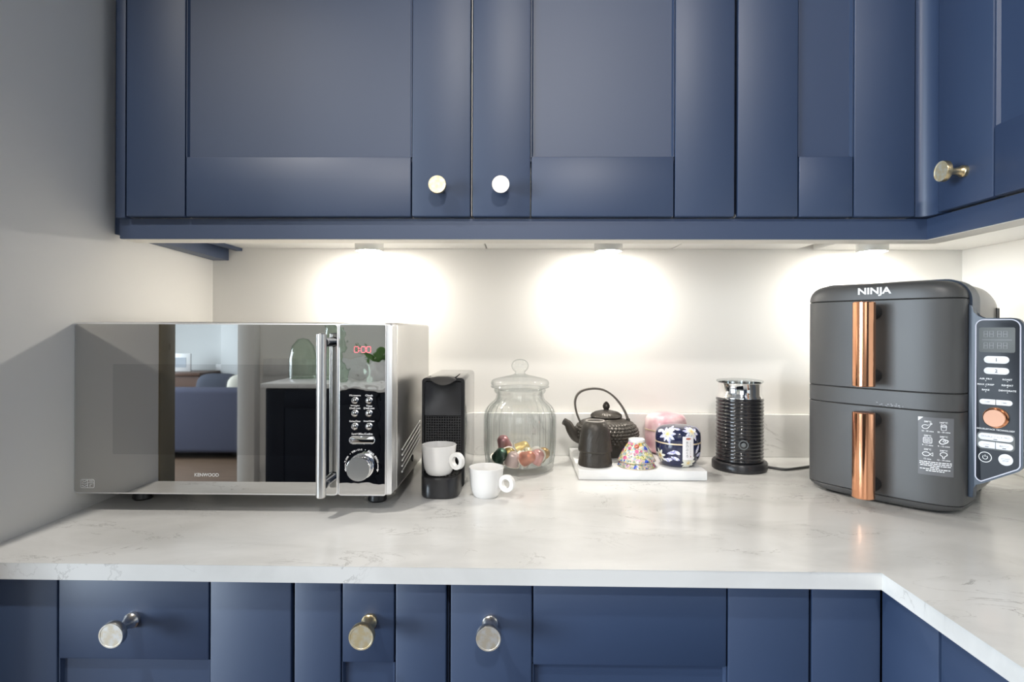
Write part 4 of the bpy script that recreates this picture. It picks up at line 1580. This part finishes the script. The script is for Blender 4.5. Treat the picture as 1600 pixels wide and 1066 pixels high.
for x, y in ((-0.085, 0.055), (0.085, 0.055), (-0.085, 0.24), (0.085, 0.24)):
    t = B()
    lathe(t, [(0, 0), (0.011, 0), (0.012, 0.002), (0.010, 0.006), (0, 0.006)], x, y, 20)
    obj('foot', t, M['black'], AF)
# control panel at the right of the front
PY = 0.048
hp_ = round_poly([(0.1190, 0.3380), (0.1240, 0.3330), (0.1285, 0.3135), (0.1865, 0.3135), (0.1865, 0.0830), (0.1400, 0.0545), (0.1270, 0.0480), (0.1260, 0.0280), (0.1190, 0.0280)],
                 [0, 0.003, 0.012, 0.0150, 0.0140, 0.006, 0.004, 0, 0])
t = B()
prism(t, hp_, PY, PY + 0.022, 'Y', 0.0015)
ph = obj('control_panel', t, M['fryer_trim'], AF, smooth=50)
bz_ = round_poly([(0.1293, 0.3108), (0.1832, 0.3108), (0.1832, 0.0850), (0.1370, 0.0570), (0.1293, 0.0570)], [0.010, 0.012, 0.010, 0.006, 0.008], 8)
t = B()
prism(t, bz_, PY - 0.0010, PY + 0.001, 'Y', 0.0003)
obj('panel_face', t, M['panel_black'], ph)
t = B()
tube(t, [(x, PY - 0.0010, z) for x, z in bz_], 0.0009, 6, True)
obj('bezel', t, M['bezel'], ph, label='pale lilac bezel line')
t = B()
prism(t, rrect(0.1336, 0.1772, 0.2600, 0.2988, 0.0025), PY - 0.0018, PY, 'Y', 0.0003)
scr = obj('display', t, M['lcd'], ph, label='grey unlit display')
P = lambda x, z: (x, PY - 0.0021, z)
t = B()
for zz in (0.2885, 0.2705):
    for xx in (0.1420, 0.1490, 0.1585, 0.1655):
        for ln in ([(xx - .0022, zz + .0045), (xx + .0022, zz + .0045), (xx + .0022, zz - .0045), (xx - .0022, zz - .0045)],):
            stroke(t, ln, 0.0005, P, True)
        stroke(t, [(xx - .0022, zz), (xx + .0022, zz)], 0.0005, P)
stroke(t, [(0.1375, 0.2795), (0.1735, 0.2795)], 0.0005, P)
pobj('display_segments', t, M['grey_print'], scr)


def pill_button(x0, x1, z0, z1, name='button', split=False):
    t = B()
    if split:
        xm = (x0 + x1) / 2
        r = (z1 - z0) / 2
        left = [(xm - 0.0004, z0), (xm - 0.0004, z1)] + arc(x0 + r, (z0 + z1) / 2, r, 90, 270, 8)
        right = [(xm + 0.0004, z1), (xm + 0.0004, z0)] + arc(x1 - r, (z0 + z1) / 2, r, -90, 90, 8)
        out = []
        for sh in (left, right):
            t = B()
            prism(t, sh, PY - 0.0024, PY, 'Y', 0.0004)
            out.append(obj(name, t, M['button_white'], ph))
        return out
    prism(t, rrect(x0, x1, z0, z1, 0.02, 8), PY - 0.0024, PY, 'Y', 0.0004)
    return obj(name, t, M['button_white'], ph)


pill_button(0.1396, 0.1704, 0.2430, 0.2542)
pill_button(0.1396, 0.1704, 0.2262, 0.2364)
pill_button(0.1343, 0.1745, 0.1785, 0.1868, split=True)
t = B()
prism(t, rrect(0.1312, 0.1773, 0.1085, 0.1352, 0.006), PY - 0.0016, PY, 'Y', 0.0003)
obj('button_group', t, M['lcd'], ph)
pill_button(0.1330, 0.1755, 0.1232, 0.1334)
pill_button(0.1330, 0.1755, 0.1104, 0.1205, split=True)
t = B()
ring_y(t, 0.1665, 0.0955, PY, [(0.0088, 0), (0.0088, -0.0020), (0.0080, -0.0024), (0, -0.0024)], 32)
obj('button', t, M['button_white'], ph)
t = B()
ring_y(t, 0.1546, 0.1590, PY, [(0.0160, 0), (0.0160, -0.003), (0.0143, -0.0035), (0.0140, -0.0130), (0.0130, -0.0140)], 40, 0)
ring_y(t, 0.1546, 0.1590, PY, [(0.0130, -0.0140), (0, -0.0136)], 40, 1)
obj('dial', t, [M['copper'], M['rose']], ph, label='round copper dial')
t = B()
PW = lambda x, z: (x, PY - 0.0014, z)
for body_, x, z in (('AIR FRY', 0.1420, 0.2184), ('ROAST', 0.1682, 0.2186), ('MAX CRISP', 0.1420, 0.2096), ('REHEAT', 0.1682, 0.2097), ('BAKE', 0.1420, 0.2012), ('DEHYDRATE', 0.1682, 0.2015)):
    text(t, body_, x, z, w=0.0023 * len(body_), h=0.0025, at=PW, bold=0.018)
    fan(t, [(x - 0.0008, z - 0.0034), (x + 0.0008, z - 0.0034), (x, z - 0.0022)], PW)
text(t, 'DOUBLESTACK TECHNOLOGY', 0.1542, 0.1400, w=0.0460, h=0.0024, at=PW, bold=0.022)
stroke(t, [(0.1415 + 0.0078 * math.cos(2 * PI * i / 28), 0.0957 + 0.0078 * math.sin(2 * PI * i / 28)) for i in range(28)], 0.0010, PW, True)
stroke(t, [(0.1415 + 0.0030 * math.cos(a), 0.0955 + 0.0030 * math.sin(a)) for a in [math.radians(130 + 280 * i / 16) for i in range(17)]], 0.0008, PW)
stroke(t, [(0.1415, 0.0962), (0.1415, 0.0995)], 0.0008, PW)
pobj('lettering', t, M['white_print'], ph)
t = B()
PD = lambda x, z: (x, PY - 0.0027, z)
text(t, '1', 0.1550, 0.2486, h=0.0050, at=PD, bold=0.02)
text(t, '2', 0.1550, 0.2313, h=0.0050, at=PD, bold=0.02)
for body_, x, z, w_ in (('TEMP', 0.1442, 0.1827, 0.0075), ('TIME', 0.1645, 0.1827, 0.0070), ('DOUBLE STACK PRO', 0.1542, 0.1290, 0.034), ('SYNC', 0.1438, 0.1160, 0.0085), ('MATCH', 0.1648, 0.1160, 0.0110),
                        ('START', 0.1665, 0.0970, 0.0100), ('STOP', 0.1665, 0.0938, 0.0070)):
    text(t, body_, x, z, w=w_, h=0.0024, at=PD, bold=0.01, mi=1)
for x, z in ((0.1542, 0.1250), (0.1438, 0.1125), (0.1648, 0.1125)):
    stroke(t, [(x - 0.0022, z), (x + 0.0022, z)], 0.0010, PD, mi=0)
pobj('button_lettering', t, [M['dark_print'], M['grey_print']], ph)
t = B()
tube(t, smooth_path([(0.03, 0.290, 0.080), (0.07, 0.315, 0.095), (0.12, 0.270, 0.110), (0.160, 0.245, 0.115), (0.175, 0.235, 0.100), (0.180, 0.225, 0.030), (0.170, 0.235, 0.004)], 6), 0.0034, 8)
obj('power_cord', t, M['cable'], rh)

# ------------------------------------------------------------------ the room behind, seen in the microwave's mirrored door
o = thing('island_cabinet', 'dark navy cabinet run opposite, mirrored in the microwave door', 'cabinet', (-1.39, -1.32, 0))
t = B()
box(t, 0, 1.82, -0.57, 0.0, 0.10, 0.885)
box(t, 0.02, 1.80, -0.55, -0.05, 0, 0.10)
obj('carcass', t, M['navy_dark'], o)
for k in range(3):
    t = B()
    a0 = 0.005 + 0.605 * k
    box(t, a0, a0 + 0.60, 0.0, 0.012, 0.11, 0.88, 0.001)
    for (p, q, r_, s_) in ((a0, a0 + 0.10, 0.11, 0.88), (a0 + 0.50, a0 + 0.60, 0.11, 0.88), (a0 + 0.10, a0 + 0.50, 0.11, 0.21), (a0 + 0.10, a0 + 0.50, 0.78, 0.88)):
        box(t, p, q, 0.012, 0.020, r_, s_, 0.001)
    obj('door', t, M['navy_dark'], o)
t = B()
box(t, -1.41, 0.44, -1.8985, -1.290, 0.8855, 0.910, 0.002)
tag(obj('island_worktop', t, M['quartz'], smooth=30), 'white worktop opposite with its upstand, mirrored in the microwave door', 'worktop')
t = B()
box(t, -1.66, 0.44, -1.8985, -1.880, 0.9103, 1.015, 0.001)
tag(obj('island_upstand', t, M['quartz'], smooth=30), 'low white upstand behind the opposite worktop, mirrored in the door', 'upstand')
for x, y, r, h, lab, pr in ((-1.12, -1.62, 0.075, 0.32, 'tall green glass vase, mirrored behind the microwave handle', [(0.9, 0), (1, 0.02), (1, 0.55), (0.75, 0.8), (0.6, 0.92), (0.72, 1.0)]),
                            (-1.32, -1.66, 0.080, 0.24, 'round shouldered glass cloche on the opposite worktop, mirrored in the door', [(1, 0), (1, 0.5), (0.8, 0.8), (0.4, 0.97), (0.05, 1.0)])):
    t = B()
    lathe(t, [(0, 0.004)] + [(r * a_, h * q_ + 0.001) for a_, q_ in pr], 0, 0, 40)
    v = obj('glass_vase', t, M['green_glass'])
    v.location = (x, y, 0.910)
    tag(v, lab, 'vase')
pp = thing('potted_plant', 'small leafy plant on the opposite worktop, mirrored in the control panel', 'plant', (-0.86, -1.62, 0.910))
t = B()
lathe(t, [(0, 0), (0.045, 0), (0.06, 0.09), (0.055, 0.09), (0.052, 0.08), (0, 0.08)], seg=32)
obj('pot', t, M['porcelain'], pp)
t = B()
for k in range(26):
    a = random.uniform(0, 2 * PI)
    ln = random.uniform(0.10, 0.20)
    up_ = random.uniform(0.6, 1.4)
    p0 = Vector((0, 0, 0.085))
    d_ = Vector((math.cos(a), math.sin(a), up_)).normalized()
    s_ = d_.cross(Vector((0, 0, 1))).normalized() * 0.016
    m_ = p0 + d_ * ln * 0.6
    e_ = p0 + d_ * ln + Vector((0, 0, -0.03))
    vs = [t.verts.new(q) for q in (p0, m_ + s_, e_, m_ - s_)]
    t.faces.new(vs)
lf = obj('leaves', t, M['leaf'], pp)
lf['kind'] = 'stuff'

sf = thing('sofa', 'blue grey fabric sofa with its back turned, mirrored in the microwave door', 'sofa', (-2.75, -3.45, 0))
t = B()
box(t, -1.15, 1.05, -0.22, 0.0, 0.06, 0.655, 0.045, 4)
obj('back', t, M['sofa'], sf)
t = B()
box(t, -1.15, 1.05, -0.84, -0.22, 0.06, 0.42, 0.04, 3)
obj('seat', t, M['sofa'], sf)
for x in (-1.15, 0.87):
    t = B()
    box(t, x, x + 0.18, -0.84, -0.20, 0.06, 0.60, 0.05, 3)
    obj('arm', t, M['sofa'], sf)
for x in (-1.05, 0.90):
    for y in (-0.80, -0.08):
        t = B()
        lathe(t, [(0, 0), (0.02, 0), (0.028, 0.06), (0, 0.06)], x, y, 16)
        obj('leg', t, M['dark_wood'], sf)


def cushion(label, x, y, z, w, h, m, tilt, rz):
    t = B()
    bmesh.ops.create_uvsphere(t, u_segments=24, v_segments=16, radius=1)
    for v in t.verts:
        v.co = Vector((math.copysign(abs(v.co.x) ** 0.55, v.co.x) * w / 2, v.co.y * 0.075, math.copysign(abs(v.co.z) ** 0.55, v.co.z) * h / 2))
    c_ = obj('cushion', t, m, smooth=180)
    c_.location = (x, y, z)
    c_.rotation_euler = (tilt, 0, rz)
    tag(c_, label, 'cushion')


cushion('dark grey cushion leaning on the sofa back, mirrored in the microwave door', -3.02, -3.90, 0.595, 0.48, 0.34, M['cushion_dark'], 0.15, 0.1)
cushion('cream cushion on the sofa beside the dark one, mirrored in the door', -2.66, -3.765, 0.600, 0.40, 0.34, M['cushion_cream'], 0.15, -0.1)
st_ = thing('side_table', 'dark wooden side table by the far wall, mirrored in the door', 'table', (-3.75, -4.545, 0))
t = B()
box(t, -0.35, 0.30, -0.22, 0.22, 0.70, 0.735, 0.004)
obj('table_top', t, M['dark_wood'], st_)
t = B()
box(t, -0.33, 0.28, -0.20, 0.20, 0.58, 0.70)
obj('drawer_box', t, M['dark_wood'], st_)
for x in (-0.32, 0.25):
    for y in (-0.20, 0.17):
        t = B()
        box(t, x, x + 0.035, y, y + 0.035, 0, 0.58, 0.003)
        obj('leg', t, M['dark_wood'], st_)
pf = thing('picture_frame', 'white picture frame standing on the side table, mirrored in the door', 'frame', (-3.80, -4.55, 0.735))
t = B()
box(t, -0.13, 0.13, 0, 0.02, 0, 0.20, 0.003)
obj('frame', t, M['socket'], pf)
t = B()
box(t, -0.08, 0.08, 0.0195, 0.0215, 0.045, 0.155)
obj('picture', t, M['picture'], pf)
ws = thing('wall_socket', 'white double wall socket above the sofa, mirrored in the door', 'socket', (-3.42, -4.7495, 0.76))
t = B()
box(t, -0.08, 0.08, 0, 0.01, -0.045, 0.045, 0.003)
obj('plate', t, M['socket'], ws)
t = B()
tube(t, smooth_path([(0.04, 0.012, 0.0), (0.05, 0.03, -0.05), (0.09, 0.02, -0.15), (0.12, 0.02, -0.30)], 5), 0.005, 8)
obj('plug_cord', t, M['socket'], ws)
cl = thing('ceiling_downlight', 'small round recessed ceiling downlight above the camera near the left wall', 'lamp', (-0.745, 0.08, 2.399))
t = B()
lathe(t, [(0.030, 0.0), (0.034, -0.016), (0.045, -0.018), (0.047, -0.012), (0.047, 0.0)], seg=40)
obj('trim_ring', t, M['socket'], cl)
cl = thing('added_spotlight', 'white ceiling spotlight added unseen behind the camera', 'lamp', (0.10, -0.75, 2.399))  # fitting made up for the added spot
t = B()
lathe(t, [(0, 0), (0.045, 0), (0.045, -0.012), (0.008, -0.014), (0.008, -0.030), (0, -0.030)], seg=32)
obj('mount', t, M['socket'], cl)
t = B()
ax = Vector((0.42, 1.75, -0.85)).normalized()
tube(t, [Vector((0, 0, -0.055)) - ax * 0.075, Vector((0, 0, -0.055)) - ax * 0.055, Vector((0, 0, -0.055)) - ax * 0.052], [0.040, 0.040, 0.036], 24)
obj('lamp_head', t, M['socket'], cl)
cl = thing('ceiling_downlight', 'small round ceiling fitting of the added fill lamp above the opposite worktop', 'lamp', (-1.30, -1.40, 2.399))  # unseen fitting, made up for the extra fill lamp
t = B()
lathe(t, [(0.030, 0.0), (0.034, -0.016), (0.045, -0.018), (0.047, -0.012), (0.047, 0.0)], seg=40)
obj('trim_ring', t, M['socket'], cl)
